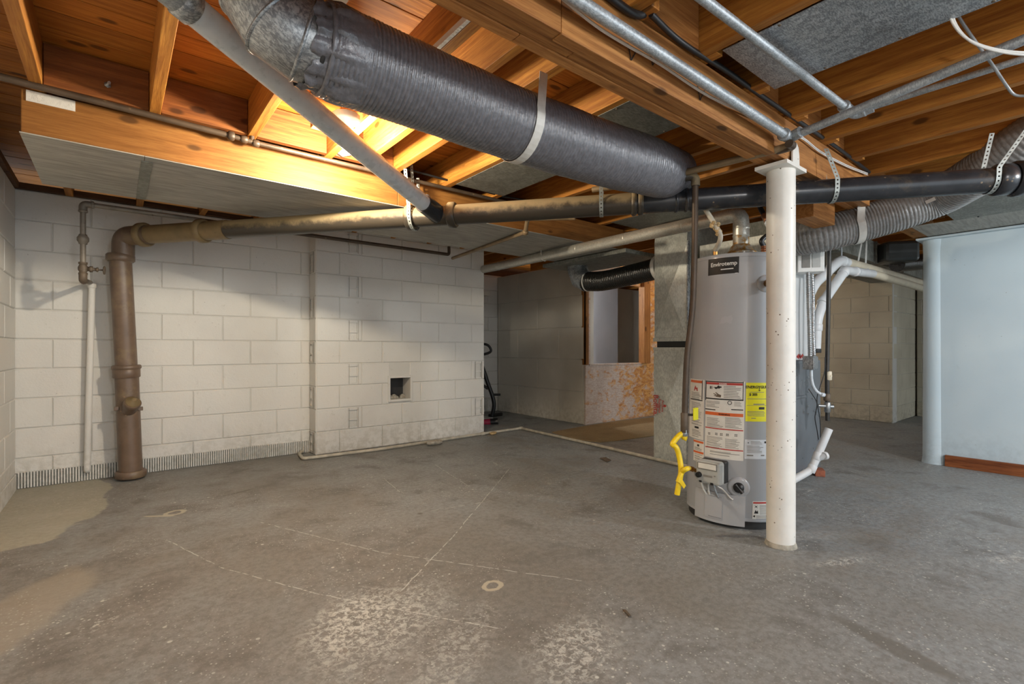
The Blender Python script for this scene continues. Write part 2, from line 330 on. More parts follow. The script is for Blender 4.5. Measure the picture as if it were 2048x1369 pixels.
# ------------------------------------------------------------------ geometry helpers
WL = {}                                                     # world location of every root / part origin
class MB:
    def __init__(s): s.v = []; s.f = []; s.sm = []
    def add(s, verts, faces, smooth=False):
        k = len(s.v); s.v += [Vector(q) for q in verts]
        for f in faces: s.f.append(tuple(i+k for i in f)); s.sm.append(smooth)
        return s
    def box(s, x0, x1, y0, y1, z0, z1, bev=0., M4=None):
        b = bev
        if b <= 0:
            vs = [(x, y, z) for x in (x0, x1) for y in (y0, y1) for z in (z0, z1)]
            fs = [(0, 1, 3, 2), (4, 6, 7, 5), (0, 4, 5, 1), (2, 3, 7, 6), (0, 2, 6, 4), (1, 5, 7, 3)]
        else:
            bm = bmesh.new(); bmesh.ops.create_cube(bm, size=1)
            for v in bm.verts: v.co = Vector(((x0+x1)/2+v.co.x*(x1-x0), (y0+y1)/2+v.co.y*(y1-y0), (z0+z1)/2+v.co.z*(z1-z0)))
            bmesh.ops.bevel(bm, geom=bm.edges[:], offset=b, segments=2, affect='EDGES', profile=.5)
            bm.verts.ensure_lookup_table(); bm.verts.index_update()
            vs = [v.co.copy() for v in bm.verts]; fs = [[v.index for v in f.verts] for f in bm.faces]; bm.free()
        if M4: vs = [M4 @ Vector(v) for v in vs]
        return s.add(vs, fs)
    def tube(s, pts, r, seg=14, caps=True, fillet=0., fseg=5, radii=None):
        pts = [Vector(p) for p in pts]
        if fillet > 0 and len(pts) > 2:
            q = [pts[0]]
            for a, b, c in zip(pts, pts[1:], pts[2:]):
                d1 = (a-b); d2 = (c-b); L = min(fillet, d1.length*.49, d2.length*.49)
                p1 = b+d1.normalized()*L; p2 = b+d2.normalized()*L
                for k in range(fseg+1):
                    u = k/fseg; q.append(p1*(1-u)**2+b*2*u*(1-u)+p2*u*u)
            q.append(pts[-1]); pts = q
        n = len(pts); rs = radii or [r]*n
        T = []
        for i in range(n):
            d = (pts[min(i+1, n-1)]-pts[max(i-1, 0)]); T.append(d.normalized())
        up = Vector((0, 0, 1)) if abs(T[0].z) < .9 else Vector((1, 0, 0))
        nx = T[0].cross(up).normalized(); vs = []
        for i in range(n):
            nx = (nx-T[i]*nx.dot(T[i])).normalized(); ny = T[i].cross(nx)
            for k in range(seg):
                a = 2*math.pi*k/seg; vs.append(pts[i]+(nx*math.cos(a)+ny*math.sin(a))*rs[i])
        fs = [(i*seg+k, i*seg+(k+1) % seg, (i+1)*seg+(k+1) % seg, (i+1)*seg+k) for i in range(n-1) for k in range(seg)]
        s.add(vs, fs, True)
        if caps:
            s.add(vs[:seg], [tuple(range(seg))[::-1]]); s.add(vs[-seg:], [tuple(range(seg))])
        return s
    def lathe(s, p, axis, prof, seg=28, caps=True, a0=0., a1=2*math.pi, xref=None):
        """prof: (height along the axis, radius)"""
        p = Vector(p); ax = Vector(axis).normalized()
        ref = Vector(xref) if xref else (Vector((0, 0, 1)) if abs(ax.z) < .9 else Vector((1, 0, 0)))
        nx = (ref-ax*ref.dot(ax)).normalized(); ny = ax.cross(nx); full = abs(a1-a0-2*math.pi) < 1e-5
        m = seg if full else seg+1; vs = []
        for h, r in prof:
            for k in range(m):
                a = a0+(a1-a0)*k/seg; vs.append(p+ax*h+(nx*math.cos(a)+ny*math.sin(a))*r)
        fs = []
        for i in range(len(prof)-1):
            for k in range(seg):
                k2 = (k+1) % m; fs.append((i*m+k, i*m+k2, (i+1)*m+k2, (i+1)*m+k))
        s.add(vs, fs, True)
        if caps and full:
            s.add(vs[:m], [tuple(range(m))[::-1]]); s.add(vs[-m:], [tuple(range(m))])
        return s
    def ring(s, p, axis, r, length, bev=.004, seg=24):
        return s.lathe(Vector(p)-Vector(axis).normalized()*length/2, axis, [(0, r-bev), (bev, r), (length-bev, r), (length, r-bev)], seg)
    def prism(s, poly, ext):
        """flat polygon extruded by the vector ext"""
        n = len(poly); P = [Vector(q) for q in poly]; e = Vector(ext)
        return s.add(P+[q+e for q in P], [tuple(range(n))[::-1], tuple(range(n, 2*n))]+[(i, (i+1) % n, n+(i+1) % n, n+i) for i in range(n)])
    def ribbon(s, pts, width_dir, w, th, holes=0.):
        """a strap that follows pts; width_dir: direction (or list) of its width; holes: hole radius, one per square cell"""
        P = [Vector(p) for p in pts]
        if holes:                                           # resample into square cells
            L = [0]
            for a, b in zip(P, P[1:]): L.append(L[-1]+(b-a).length)
            def ev(u):
                u = max(0, min(L[-1], u))
                for i in range(len(P)-1):
                    if u <= L[i+1]+1e-9: return P[i].lerp(P[i+1], (u-L[i])/max(1e-9, L[i+1]-L[i]))
                return P[-1]
            n = max(2, int(L[-1]/(w*.95))); wd = Vector(width_dir).normalized()
            for i in range(n):
                u0, u1 = L[-1]*i/n, L[-1]*(i+1)/n; du = u1-u0
                out8 = [(0, -.5), (.5, -.5), (1, -.5), (1, 0), (1, .5), (.5, .5), (0, .5), (0, 0)]
                ang = [math.atan2(b*2, (a-.5)*2) for a, b in out8]
                vo = [ev(u0+a*du)+wd*(b*w) for a, b in out8]
                vi = [ev(u0+du*.5+math.cos(t)*holes)+wd*(math.sin(t)*holes) for t in ang]
                t0 = (ev(u1)-ev(u0)).normalized(); nn = t0.cross(wd).normalized()*th
                fs = []
                for k in range(8):
                    k2 = (k+1) % 8
                    fs += [(k, k2, 8+k2, 8+k), (16+k, 24+k, 24+k2, 16+k2), (8+k, 8+k2, 24+k2, 24+k)]
                fs += [(0, 16, 17, 1), (1, 17, 18, 2), (4, 20, 21, 5), (5, 21, 22, 6)]
                s.add(vo+vi+[q+nn for q in vo]+[q+nn for q in vi], fs)
            return s
        n = len(P); vs = []
        for i in range(n):
            wd = Vector(width_dir[i] if isinstance(width_dir, list) else width_dir).normalized()
            t = (P[min(i+1, n-1)]-P[max(i-1, 0)]).normalized(); nn = t.cross(wd).normalized()*th
            vs += [P[i]-wd*w/2, P[i]+wd*w/2, P[i]+wd*w/2+nn, P[i]-wd*w/2+nn]
        fs = [(4*i+k, 4*i+(k+1) % 4, 4*i+4+(k+1) % 4, 4*i+4+k) for i in range(n-1) for k in range(4)]
        return s.add(vs, fs+[(3, 2, 1, 0), (4*n-4, 4*n-3, 4*n-2, 4*n-1)])
    def mesh(s, name, mat, org=Vector()):
        me = bpy.data.meshes.new(name); me.from_pydata([tuple(v-org) for v in s.v], [], s.f)
        me.polygons.foreach_set('use_smooth', s.sm); me.materials.append(M[mat] if isinstance(mat, str) else mat)
        bm = bmesh.new(); bm.from_mesh(me); bmesh.ops.recalc_face_normals(bm, faces=bm.faces[:]); bm.to_mesh(me); bm.free()
        me.update(); return me
    def build(s, name, mat, parent=None, label=None, origin=None):
        if parent is not None: org = WL[parent.name]
        else: org = Vector(origin) if origin is not None else Vector((sum(v.x for v in s.v)/len(s.v), sum(v.y for v in s.v)/len(s.v), min(v.z for v in s.v)))
        o = bpy.data.objects.new(name, s.mesh(name, mat, org)); COL.objects.link(o)
        if parent is not None: o.parent = parent
        else: o.location = org
        WL[o.name] = org
        if label: o['label'] = label
        if name in STUFF: o['kind'] = 'stuff'
        return o
STUFF = {'print', 'fine_print', 'pictogram', 'screw', 'nail_head', 'rubble', 'mineral_crust', 'gathered_end', 'red_marking', 'pencil_mark', 'dial_print', 'slot'}
def tag(o, label, cat, group=None, kind=None):
    o['label'] = label; o['category'] = cat
    if group: o['group'] = group
    if kind: o['kind'] = kind
    return o
def thing(name, label, cat, loc, group=None):
    o = bpy.data.objects.new(name, None); COL.objects.link(o); o.location = loc; o.empty_display_size = .1
    WL[o.name] = Vector(loc); return tag(o, label, cat, group)
def struct(o): o['kind'] = 'structure'; return o
def text_verts(body, size, align='CENTER', bold=0.):
    c = bpy.data.curves.new('lettering', 'FONT'); c.body = body; c.size = size; c.align_x = align; c.align_y = 'CENTER'; c.offset = bold; c.resolution_u = 2
    o = bpy.data.objects.new('lettering', c); COL.objects.link(o)
    me = o.to_mesh(); vs = [v.co.copy() for v in me.vertices]; fs = [tuple(p.vertices) for p in me.polygons]
    o.to_mesh_clear(); bpy.data.objects.remove(o); bpy.data.curves.remove(c)
    mx = Vector(((min(v.x for v in vs)+max(v.x for v in vs))/2, (min(v.y for v in vs)+max(v.y for v in vs))/2, 0)); return [v-mx for v in vs], fs
def flat_text(mb, body, size, org, ux, uy, **k):
    vs, fs = text_verts(body, size, **k); ux, uy = Vector(ux), Vector(uy)
    return mb.add([Vector(org)+ux*v.x+uy*v.y for v in vs], fs)
def sag(a, b, drop, n=10):
    a, b = Vector(a), Vector(b); return [a.lerp(b, i/n)-Vector((0, 0, drop*4*(i/n)*(1-i/n))) for i in range(n+1)]
def smooth_path(pts, n=6):
    P = [Vector(p) for p in pts]; P = [P[0]*2-P[1]]+P+[P[-1]*2-P[-2]]; out = []
    for i in range(1, len(P)-2):
        for k in range(n):
            t = k/n; out.append(.5*((2*P[i])+(P[i+1]-P[i-1])*t+(2*P[i-1]-5*P[i]+4*P[i+1]-P[i+2])*t*t+(3*P[i]-P[i-1]-3*P[i+1]+P[i+2])*t**3))
    return out+[P[-2]]
# ------------------------------------------------------------------ the setting
BH, BL = 0.192, 0.392                                       # block course height and block length
ZJ, ZS = 1.92, 2.09                                         # underside of the joists, underside of the subfloor
WB, CHF, WLF = 4.43, 4.25, -0.50                            # back wall, chimney face, left wall
struct(MB().box(-.9, 9.2, -3.2, 6.2, -.12, 0).build('floor', 'floor', origin=(0, 0, 0)))
BLK = {}
def block_mesh(L, H, mat, ladder=False):
    key = (round(L, 3), round(H, 3), mat, ladder)
    if key in BLK: return BLK[key]
    g, d, c = .0022, .030, .005; mb = MB(); x0, x1, z0, z1 = g, L-g, g, H-g
    mb.add([(x0, 0, z0), (x1, 0, z0), (x1, 0, z1), (x0, 0, z1), (x0, d-c, z0), (x1, d-c, z0), (x1, d-c, z1), (x0, d-c, z1),
            (x0+c, d, z0+c), (x1-c, d, z0+c), (x1-c, d, z1-c), (x0+c, d, z1-c)],
           [(0, 1, 5, 4), (1, 2, 6, 5), (2, 3, 7, 6), (3, 0, 4, 7), (4, 5, 9, 8), (5, 6, 10, 9), (6, 7, 11, 10), (7, 4, 8, 11)] + ([] if ladder else [(8, 9, 10, 11)]))
    if ladder:                                              # block seen by its cored end: raised rails and rungs around sunk panels
        X = [x0+c, .030, .044, .112, .126, x1-c]; Z = [z0+c, H*.12, H*.40, H*.46, H*.86, z1-c]
        for i in range(5):
            for j in range(5):
                sunk = (i == 2 and j in (1, 3)) or i in (1, 3)
                y = d-.0068 if sunk else (d+.0045 if i in (0, 2) or (i == 4 and False) else d)
                mb.add([(X[i], y, Z[j]), (X[i+1], y, Z[j]), (X[i+1], y, Z[j+1]), (X[i], y, Z[j+1])], [(0, 1, 2, 3)])
                if sunk: mb.add([(X[i], d, Z[j]), (X[i], y, Z[j]), (X[i], y, Z[j+1]), (X[i], d, Z[j+1]), (X[i+1], d, Z[j]), (X[i+1], y, Z[j]), (X[i+1], y, Z[j+1]), (X[i+1], d, Z[j+1])], [(0, 1, 2, 3), (4, 7, 6, 5), (0, 4, 5, 1), (3, 2, 6, 7)])
    BLK[key] = mb.mesh('concrete_block', mat); return BLK[key]
def block_wall(name, org, u, n, L, courses, mat, thick=.16, z0=0., bh=BH, bl=BL, first=0., mortar='mortar', ladders=(), hole=None, ztop=None, skip=lambda a, b, c: False):
    """wall whose face starts at org, runs L along u, faces n"""
    u, n, org = Vector(u).normalized(), Vector(n).normalized(), Vector(org); top = ztop or z0+courses*bh
    fr = .027                                               # the joints are sunk 4 mm behind the block faces
    b = MB()
    if hole is None:
        b.prism([org+Vector((0, 0, z0))-n*.0075, org+u*L+Vector((0, 0, z0))-n*.0075, org+u*L+Vector((0, 0, top))-n*.0075, org+Vector((0, 0, top))-n*.0075], -n*thick)
    else:
        a0, a1, h0, h1 = hole
        for (s0, s1, t0, t1) in ((0, a0, z0, top), (a1, L, z0, top), (a0, a1, z0, h0), (a0, a1, h1, top)):
            b.prism([org+u*s0+Vector((0, 0, t0))-n*.0075, org+u*s1+Vector((0, 0, t0))-n*.0075, org+u*s1+Vector((0, 0, t1))-n*.0075, org+u*s0+Vector((0, 0, t1))-n*.0075], -n*thick)
    w = struct(b.build(name, mortar, origin=(0, 0, 0)))
    R = Matrix(((u.x, n.x, 0), (u.y, n.y, 0), (0, 0, 1)))
    if R.determinant() < 0: flip = True
    else: flip = False
    for i in range(courses):
        s = -first-(i % 2)*bl/2; z = z0+i*bh
        while s < L-.01:
            a, e = max(0, s), min(L, s+bl)
            if e-a > .03:
                cut = [(a, e)]
                if hole and z < hole[3]-.01 and z+bh > hole[2]+.01:
                    cut = [(p, q) for p, q in ((a, min(e, hole[0])), (max(a, hole[1]), e)) if q-p > .02]
                for (p, q) in cut:
                    if skip(p, q, i): continue
                    lad = any(abs(p-l0) < .02 and i in ls for l0, ls in ladders)
                    me = block_mesh(q-p, bh, mat, lad)
                    o = bpy.data.objects.new('concrete_block', me); COL.objects.link(o); o.parent = w
                    jit = random.uniform(-.0015, .0015)
                    base = org-n*(.030-.0)+n*jit+Vector((0, 0, z))
                    if flip:                                # keep a proper rotation: run the block from its other end
                        Rm = Matrix(((-u.x, n.x, 0), (-u.y, n.y, 0), (0, 0, 1))).to_4x4(); o.matrix_local = Matrix.Translation(base+u*q) @ Rm
                    else: o.matrix_local = Matrix.Translation(base+u*p) @ R.to_4x4()
            s += bl
    return w
block_wall('wall_left', (WLF, 1.2, 0), (0, 1, 0), (1, 0, 0), WB-1.2, 10, 'block', first=.1)
struct(MB().box(WLF-.164, WLF, -3.2, 1.2, 0, ZJ).build('wall_left_front', 'block', origin=(0, 0, 0)))
block_wall('wall_back', (WLF-.1, WB, 0), (1, 0, 0), (0, -1, 0), 3.04-WLF+.1, 10, 'block', first=.12, ladders=((1.644, (1, 3, 5, 7)),))
CX0, CX1 = 1.31, 3.04
ch = block_wall('wall_chimney', (CX0, CHF, 0), (1, 0, 0), (0, -1, 0), CX1-CX0, 11, 'block', thick=WB-CHF-.01, bh=ZJ/10, first=.195,
           ladders=((0., (1, 3, 5, 7, 9)), (1.569, (1, 3))), hole=(.662, .865, .425, .623))
for i in range(10):                                         # the short return of the chimney
    me = block_mesh(.172, ZJ/10, 'block', i % 2 == 0)
    o = bpy.data.objects.new('concrete_block', me); COL.objects.link(o); o.parent = ch
    o.matrix_local = Matrix.Translation((CX0+.026, WB-.004, i*ZJ/10)) @ Matrix(((0, -1, 0), (-1, 0, 0), (0, 0, 1))).to_4x4()
mb = MB()                                                   # plaster rim and lining of the clean-out opening
hx0, hx1, hz0, hz1 = CX0+.662, CX0+.865, .425, .623
for (a, b_, c, d) in ((hx0-.022, hx0, hz0-.022, hz1+.022), (hx1, hx1+.022, hz0-.022, hz1+.022), (hx0, hx1, hz0-.022, hz0), (hx0, hx1, hz1, hz1+.022)):
    mb.box(a, b_, CHF-.012, CHF+.01, c, d, .003)
mb.build('opening_rim', 'block', ch)
MB().box(hx0-.01, hx1+.01, CHF+.15, CHF+.165, hz0-.01, hz1+.01).build('opening_back', 'blackrubber', ch)
mb = MB(); random.seed(3)
for k in range(14):
    r = random.uniform(.012, .03); c = Vector((random.uniform(hx0+.02, hx1-.02), CHF+random.uniform(.05, .13), hz0+r*.5))
    mb.lathe(c-Vector((0, 0, r)), (random.uniform(-.4, .4), 0, 1), [(0, r*.3), (r*.5, r*.9), (r*1.2, r), (r*1.8, r*.4)], 7)
mb.build('rubble', 'rubble', ch)
# recess beside the chimney, concrete side wall, boarded wall, far walls
block_wall('wall_recess', (CX1, 5.66, 0), (1, 0, 0), (0, -1, 0), 1.25, 10, 'block', first=.1)
struct(MB().box(CX1-.16, CX1-.002, WB+.02, 5.8, 0, ZJ).build('wall_recess_side', 'block', origin=(0, 0, 0)))
block_wall('wall_bay', (4.285, 3.98, 0), (0, 1, 0), (-1, 0, 0), 1.68, 5, 'block_grey', bh=ZJ/5, bl=.80, first=.38)
MB().box(4.27, 4.32, 3.945, 3.985, 0, ZJ, .003)
# boarded wall with an unglazed opening into the next room
OX0, OX1, OZ0, OZ1 = 4.365, 5.36, .705, 1.70
wo = struct(MB().box(4.285, OX0, 3.955, 3.975, 0, ZJ).box(OX1, 6.3, 3.955, 3.975, 0, ZJ).box(OX0, OX1, 3.955, 3.975, 0, OZ0).box(OX0, OX1, 3.955, 3.975, OZ1, ZJ).build('wall_boarded', 'osb', origin=(0, 0, 0)))
MB().box(4.285, 4.325, 3.94, 4.02, OZ0, ZJ, .002).build('stud', 'woodz', wo)
MB().box(OX1-.02, OX1+.11, 3.90, 3.99, OZ0, ZJ, .002).build('stud', 'woodz', wo)
MB().box(OX0-.02, OX1, 3.945, 3.99, OZ0-.012, OZ0+.008, .002).build('sill', 'osb', wo)
struct(MB().box(4.45, 6.28, 5.10, 5.2, 0, ZJ).build('wall_next_room', 'door', origin=(0, 0, 0)))
struct(MB().box(5.62, 7.6, 5.40, 5.5, 0, ZJ).build('wall_next_room_end', 'block_grey', origin=(0, 0, 0)))
struct(MB().box(6.3, 7.4, 3.955, 4.05, 0, ZJ).build('wall_boarded_end', 'block_grey', origin=(0, 0, 0)))
block_wall('wall_far', (7.25, 1.74, 0), (0, 1, 0), (-1, 0, 0), 2.25, 10, 'block_far', first=.16, ladders=())
block_wall('wall_far_return', (7.29, 1.74, 0), (1, 0, 0), (0, -1, 0), 1.0, 10, 'block_far', first=.05, thick=.12)
block_wall('wall_right', (8.25, .1, 0), (0, 1, 0), (-1, 0, 0), 1.62, 10, 'block_far', first=.2)
# right partition: pale blue painted wall with a rounded plastered end and a wooden skirting
pz = 1.745
struct(MB().box(4.95, 5.08, -3.2, .93, 0, pz).build('wall_partition', 'partition', origin=(0, 0, 0)))
wp = bpy.data.objects['wall_partition']
MB().lathe((5.012, .93, 0), (0, 0, 1), [(0, .085), (.05, .078), (pz-.1, .074), (pz, .078)], 24).build('rounded_end', 'partition', wp)
MB().box(4.90, 5.10, -3.2, 1.03, pz, pz+.016, .004).build('cap_strip', 'partition', wp)
struct(MB().box(4.925, 4.95, .42, .86, 0.0, .085, .003).box(4.925, 4.95, -3.2, .418, 0.0, .085, .003).build('baseboard_partition', 'redwood', origin=(0, 0, 0)))
for k_, q_ in enumerate(((-.68, -.66, -1.85, 5.8), (8.5, 8.52, -1.85, 5.8), (-.68, 8.52, 5.75, 5.8))):
    struct(MB().box(*q_, 1.86, 2.14).build('trim_%d' % (k_+3), 'darkwood', origin=(0, 0, 0)))
struct(MB().box(-.66, 8.5, 5.72, 5.75, 0, 1.95).build('wall_rear', 'block_grey', origin=(0, 0, 0)))
struct(MB().box(8.4, 8.5, -3.2, 5.75, 0, 1.95).build('wall_right_outer', 'block_far', origin=(0, 0, 0)))
# corrugated strip along the foot of the back wall
mb = MB(); x = WLF+.012; k = 0
while x < 1.30:
    w = .0075; mb.box(x, x+w, WB-.014, WB-.002, .004, .105+.003*math.sin(x*9)); x += .0145; k += 1
bb_ = struct(MB().box(WLF, 1.30, WB-.005, WB-.0005, 0, .10).build('baseboard_back', 'galv_dull', origin=(0, 0, 0)))
mb.build('corrugation', 'block', bb_)['kind'] = 'stuff'
struct(MB().box(WLF, WLF+.008, 1.2, WB-.02, 0, .10, .002).build('baseboard_left', 'block', origin=(0, 0, 0)))
# sill plates on top of the block walls
struct(MB().box(WLF-.1, CX1, WB-.02, WB+.12, ZJ+.001, ZJ+.04, .002).build('trim_1', 'darkwood', origin=(0, 0, 0)))
struct(MB().box(WLF-.12, WLF+.02, -1.6, WB-.03, ZJ+.001, ZJ+.04, .002).build('trim_2', 'darkwood', origin=(0, 0, 0)))
# ceiling: subfloor boards across, joists along Y
YB0, YB1, XB0, XB1 = -1.85, 5.75, -.66, 8.5
ce = struct(MB().box(XB0, XB1, YB0, YB1, ZS+.026, ZS+.05).build('ceiling', 'darkvoid', origin=(0, 0, 0)))
random.seed(11)
bw = .1305; y = 2.243-bw*31
me = MB().box(0, XB1-XB0, .0025, bw-.0025, 0, .02, .0015).mesh('subfloor_board', 'subfloor')
while y < YB1:
    o = bpy.data.objects.new('subfloor_board', me); COL.objects.link(o); o.parent = ce
    o.location = (XB0, y, ZS+random.uniform(0, .002)); y += bw
JX = [-.242, .132, .512, .885, 1.26, 1.632, 2.00, 2.375, 2.755, 3.135, 3.51, 3.89, 4.27, 4.65, 5.03, 5.41, 5.79, 6.17, 6.55, 6.93, 7.31, 7.69, 8.07]
jm = MB().box(-.02, .02, 0, 4.9, 0, ZS-ZJ-.001, .002).mesh('joist', 'joist')
jm2 = MB().box(-.02, .02, 0, 2.95, 0, ZS-ZJ-.001, .002).mesh('joist', 'joist')
for i, x in enumerate(JX):
    if x < 5: lng = MB().box(-.02, .02, 0, (2.72 if x < 1.2 else 4.9)-.88, 0, ZS-ZJ-.001, .002).mesh('joist', 'joist')
    for me, yy, dx in ((lng if x < 5 else jm, .88, 0), (jm2, -1.83, -.042)):
        o = bpy.data.objects.new('joist', me); COL.objects.link(o); o.parent = ce; o.location = (x+dx, yy, ZJ)
    if x < 1.2:                                             # short joist ends beyond the header, over the soffit
        o = bpy.data.objects.new('joist', MB().box(-.02, .02, 2.78, 4.5, 0, ZS-ZJ-.001, .002).mesh('joist', 'joist')); COL.objects.link(o); o.parent = ce; o.location = (x, 0, ZJ)
MB().box(1.05, 1.088, .95, 2.60, ZJ, ZS-.002, .002).build('joist', 'joist', ce)
for a, b_ in zip(JX[:4], JX[1:5]):                           # header boards between the joists
    MB().box(a+.022, b_-.022, 2.625, 2.66, ZJ+.004, ZS-.004, .002).build('blocking_board', 'header', ce)
for a, b_, yy in ((2.755, 3.135, 1.16), (2.375, 2.755, 1.2), (1.26, 1.632, .92), (2.0, 2.375, .97), (2.375, 2.755, .93), (2.755, 3.135, .95), (1.26, 1.632, 1.1)):
    MB().box(a+.022, b_-.065, yy, yy+.035, ZJ+.004, ZS-.004, .002).build('blocking_board', 'beam', ce)
bt_ = atY(215, 170, 2.622); MB().lathe(bt_, (.2, -1, 0), [(0, .012), (.004, .012), (.005, .006), (.03, .006)], 6).build('bolt', 'galv', ce)
MB().box(.848, .862, 1.16, 1.9, ZJ-.001, ZJ+.022, .002).build('painted_batten', 'block', ce)
# ------------------------------------------------------------------ main beam and its column
bm_ = thing('support_beam', 'long built-up timber beam of three planks resting on the white column', 'beam', (1.2, 1.0, 1.74))
BZ0, BZ1 = 1.741, 1.917
for k, joints in enumerate(((-1.2, .925, 3.46), (-1.2, 1.02, 3.46), (-1.2, .845, 3.46))):
    y0 = .94+k*.0385
    for a, b_ in zip(joints, joints[1:]): MB().box(a+.001, b_-.001, y0, y0+.0375, BZ0+(.004 if k == 1 else 0)-(.003 if (k == 0 and a > 0) else 0), BZ1, .002).build('plank', 'beam', bm_)
mb = MB()
for (x, y) in ((1262, 120), (1305, 130), (1400, 200)):      # carpenter's pencil marks: V
    p = atY(x, y, .936)
    for d in (-.016, .03): mb.prism([p, p+Vector((.004, 0, 0)), p+Vector((d+.004, 0, .045)), p+Vector((d, 0, .045))], (0, .0012, 0))
mb.build('pencil_mark', 'ink', bm_)
tag(MB().box(3.0, 3.32, 1.075, 1.19, 1.63, 1.915, .003).build('beam_block', 'beam'), 'reddish timber block hanging below the beam end beside the grey flexible duct', 'timber')
cb, ct = Vector((2.369, .985, 0)), Vector((2.386, .992, 1.712))
co = thing('steel_column', 'white painted round steel post speckled with rust under the timber beam', 'column', cb)
ax = (ct-cb); L = ax.length
MB().lathe(cb, ax, [(0, .0605), (.02, .0595), (.5, .060), (L, .060)], 36).build('shaft', 'column', co)
MB().lathe(cb+Vector((0, 0, .0)), ax, [(0, .067), (.012, .064), (.02, .060)], 24).build('foot_mortar', 'rubble', co)
MB().prism([ct+Vector((a, b_, 0)) for a, b_ in ((-.105, -.07), (.105, -.07), (.105, .07), (-.105, .07))], (0, 0, .016)).build('top_plate', 'column', co)
mb = MB(); a = [ct+Vector((-.037, -.058, .016))]
pr = [(-.037, .0), (.037, .0), (.035, .05), (.026, .085), (.008, .1), (-.008, .1), (-.026, .085), (-.035, .05)]
mb.prism([ct+Vector((u, -.066, .012+v)) for u, v in pr], (0, .007, 0)); mb.build('saddle_tab', 'column', co)
# ------------------------------------------------------------------ cast iron soil pipe
SA, SB = Vector((.078, 4.157, 1.652)), Vector((3.23, .30, 1.678))
SDIR = (SB-SA).normalized()
def SP(px, dz=0.):
    d = ray(px, CY); n2 = Vector((d.y, -d.x)); A2, B2 = Vector((SA.x, SA.y)), Vector((SB.x, SB.y))
    t = -A2.dot(n2)/(B2-A2).dot(n2); return SA.lerp(SB, t)+Vector((0, 0, dz))
base = atY(262, 950, 4.29); base.z = 0
sp = thing('soil_pipe', 'big cast iron soil pipe, brown standing stack turning into a long black overhead run', 'pipe', base)
mid = atY(253, 735, 4.27); top = atY(241, 520, 4.22)
MB().tube([base+Vector((0, 0, .01)), mid], .067, 28).build('lower_stack', 'stack', sp)
MB().ring(base+Vector((0, 0, .035)), (0, 0, 1), .088, .05, .008, 28).build('floor_hub', 'stack', sp)
MB().tube([mid, top], .062, 28).build('upper_stack', 'stack', sp)
MB().ring(mid+Vector((0, 0, .0)), mid-base, .083, .028, .006, 28).ring(mid+Vector((0, 0, -.04)), mid-base, .077, .06, .004, 28).build('hub', 'stack', sp)
MB().ring(top+Vector((0, 0, .012)), (0, 0, 1), .079, .05, .008, 28).build('hub', 'stack', sp)
cor = Vector((SA.x-.04, SA.y+.052, SA.z))
MB().tube([top, Vector((cor.x, cor.y, top.z+.03)), cor, SP(300)], .063, 28, fillet=.10, fseg=8).build('elbow', 'stack', sp)
MB().ring(SP(288), SDIR, .079, .05, .008, 28).build('hub', 'stack_tan', sp)
MB().tube([SP(286), SP(456)], .060, 28).build('tan_run', 'stack_tan', sp)
MB().ring(SP(405), SDIR, .076, .05, .008, 28).build('hub', 'stack_tan', sp)
MB().tube([SP(454), SP(1262)], .0565, 28).build('dusty_run', 'iron_dusty', sp)
MB().tube([SP(1262), SP(2048)+SDIR*.35], .0565, 28).build('black_run', 'iron', sp)
MB().ring(SP(822), SDIR, .073, .045, .007, 28).build('wye_hub', 'iron_dusty', sp)
MB().ring(SP(905), SDIR, .073, .045, .007, 28).build('wye_hub', 'iron_dusty', sp)
GA, GB = atD(868, 424, 2.80), atD(372, 8, 1.42)             # grey branch pipe: wye end, upper end
gd = (GB-GA).normalized()
MB().tube([SP(880), GA+gd*.12], .052, 24).build('wye_branch', 'iron', sp)
for px in (1268, 1281): MB().ring(SP(px), SDIR, .066, .028, .006, 28).build('hub', 'iron_dusty', sp)
for px in (1352, 1372, 1384): MB().ring(SP(px), SDIR, .0625, .016, .004, 28).build('coupling_band', 'iron', sp)
MB().ring(SP(2003), SDIR, .071, .07, .008, 28).build('hub', 'iron', sp)
MB().ring(SP(2035), SDIR, .080, .05, .01, 28).build('hub', 'iron', sp)
ca = Vector((.22, -.72, .62)).normalized(); cp = atY(257, 822, 4.24)
co2 = MB().lathe(cp, ca, [(-.04, .040), (.03, .042), (.06, .047), (.075, .050), (.095, .050), (.1, .046)], 26).build('cleanout_branch', 'stack', sp)
MB().lathe(cp+ca*.1, ca, [(0, .042), (.006, .042), (.009, .030), (.014, .030), (.017, .017), (.03, .016), (.033, .010)], 22).build('cleanout_plug', 'stack_tan', co2)
for s in (-1, 1):
    q = atY(257+s*24, 818, 4.24); MB().box(q.x-.014, q.x+.014, q.y-.012, q.y+.012, q.z-.012, q.z+.014, .003).build('clamp_ear', 'stack', sp)
# grey plastic drain branch
gp = thing('grey_drain_pipe', 'long slanting grey plastic drain pipe joining the overhead soil pipe', 'pipe', GA)
MB().tube([GA, GB], .0435, 28).build('pipe', 'pvc_grey', gp)
MB().ring(GA+gd*.04, gd, .049, .075, .004, 26).build('rubber_coupling', 'blackrubber', gp)
for k in (.012, .066): MB().ring(GA+gd*k, gd, .051, .011, .002, 26).build('hose_clamp', 'galv', gp)
MB().ring(GB-gd*.0, gd, .049, .05, .005, 26).build('upper_hub', 'galv', gp)
MB().tube([GB, GB+gd*.18], .0435, 24).build('upper_pipe', 'galv_pipe', gp)
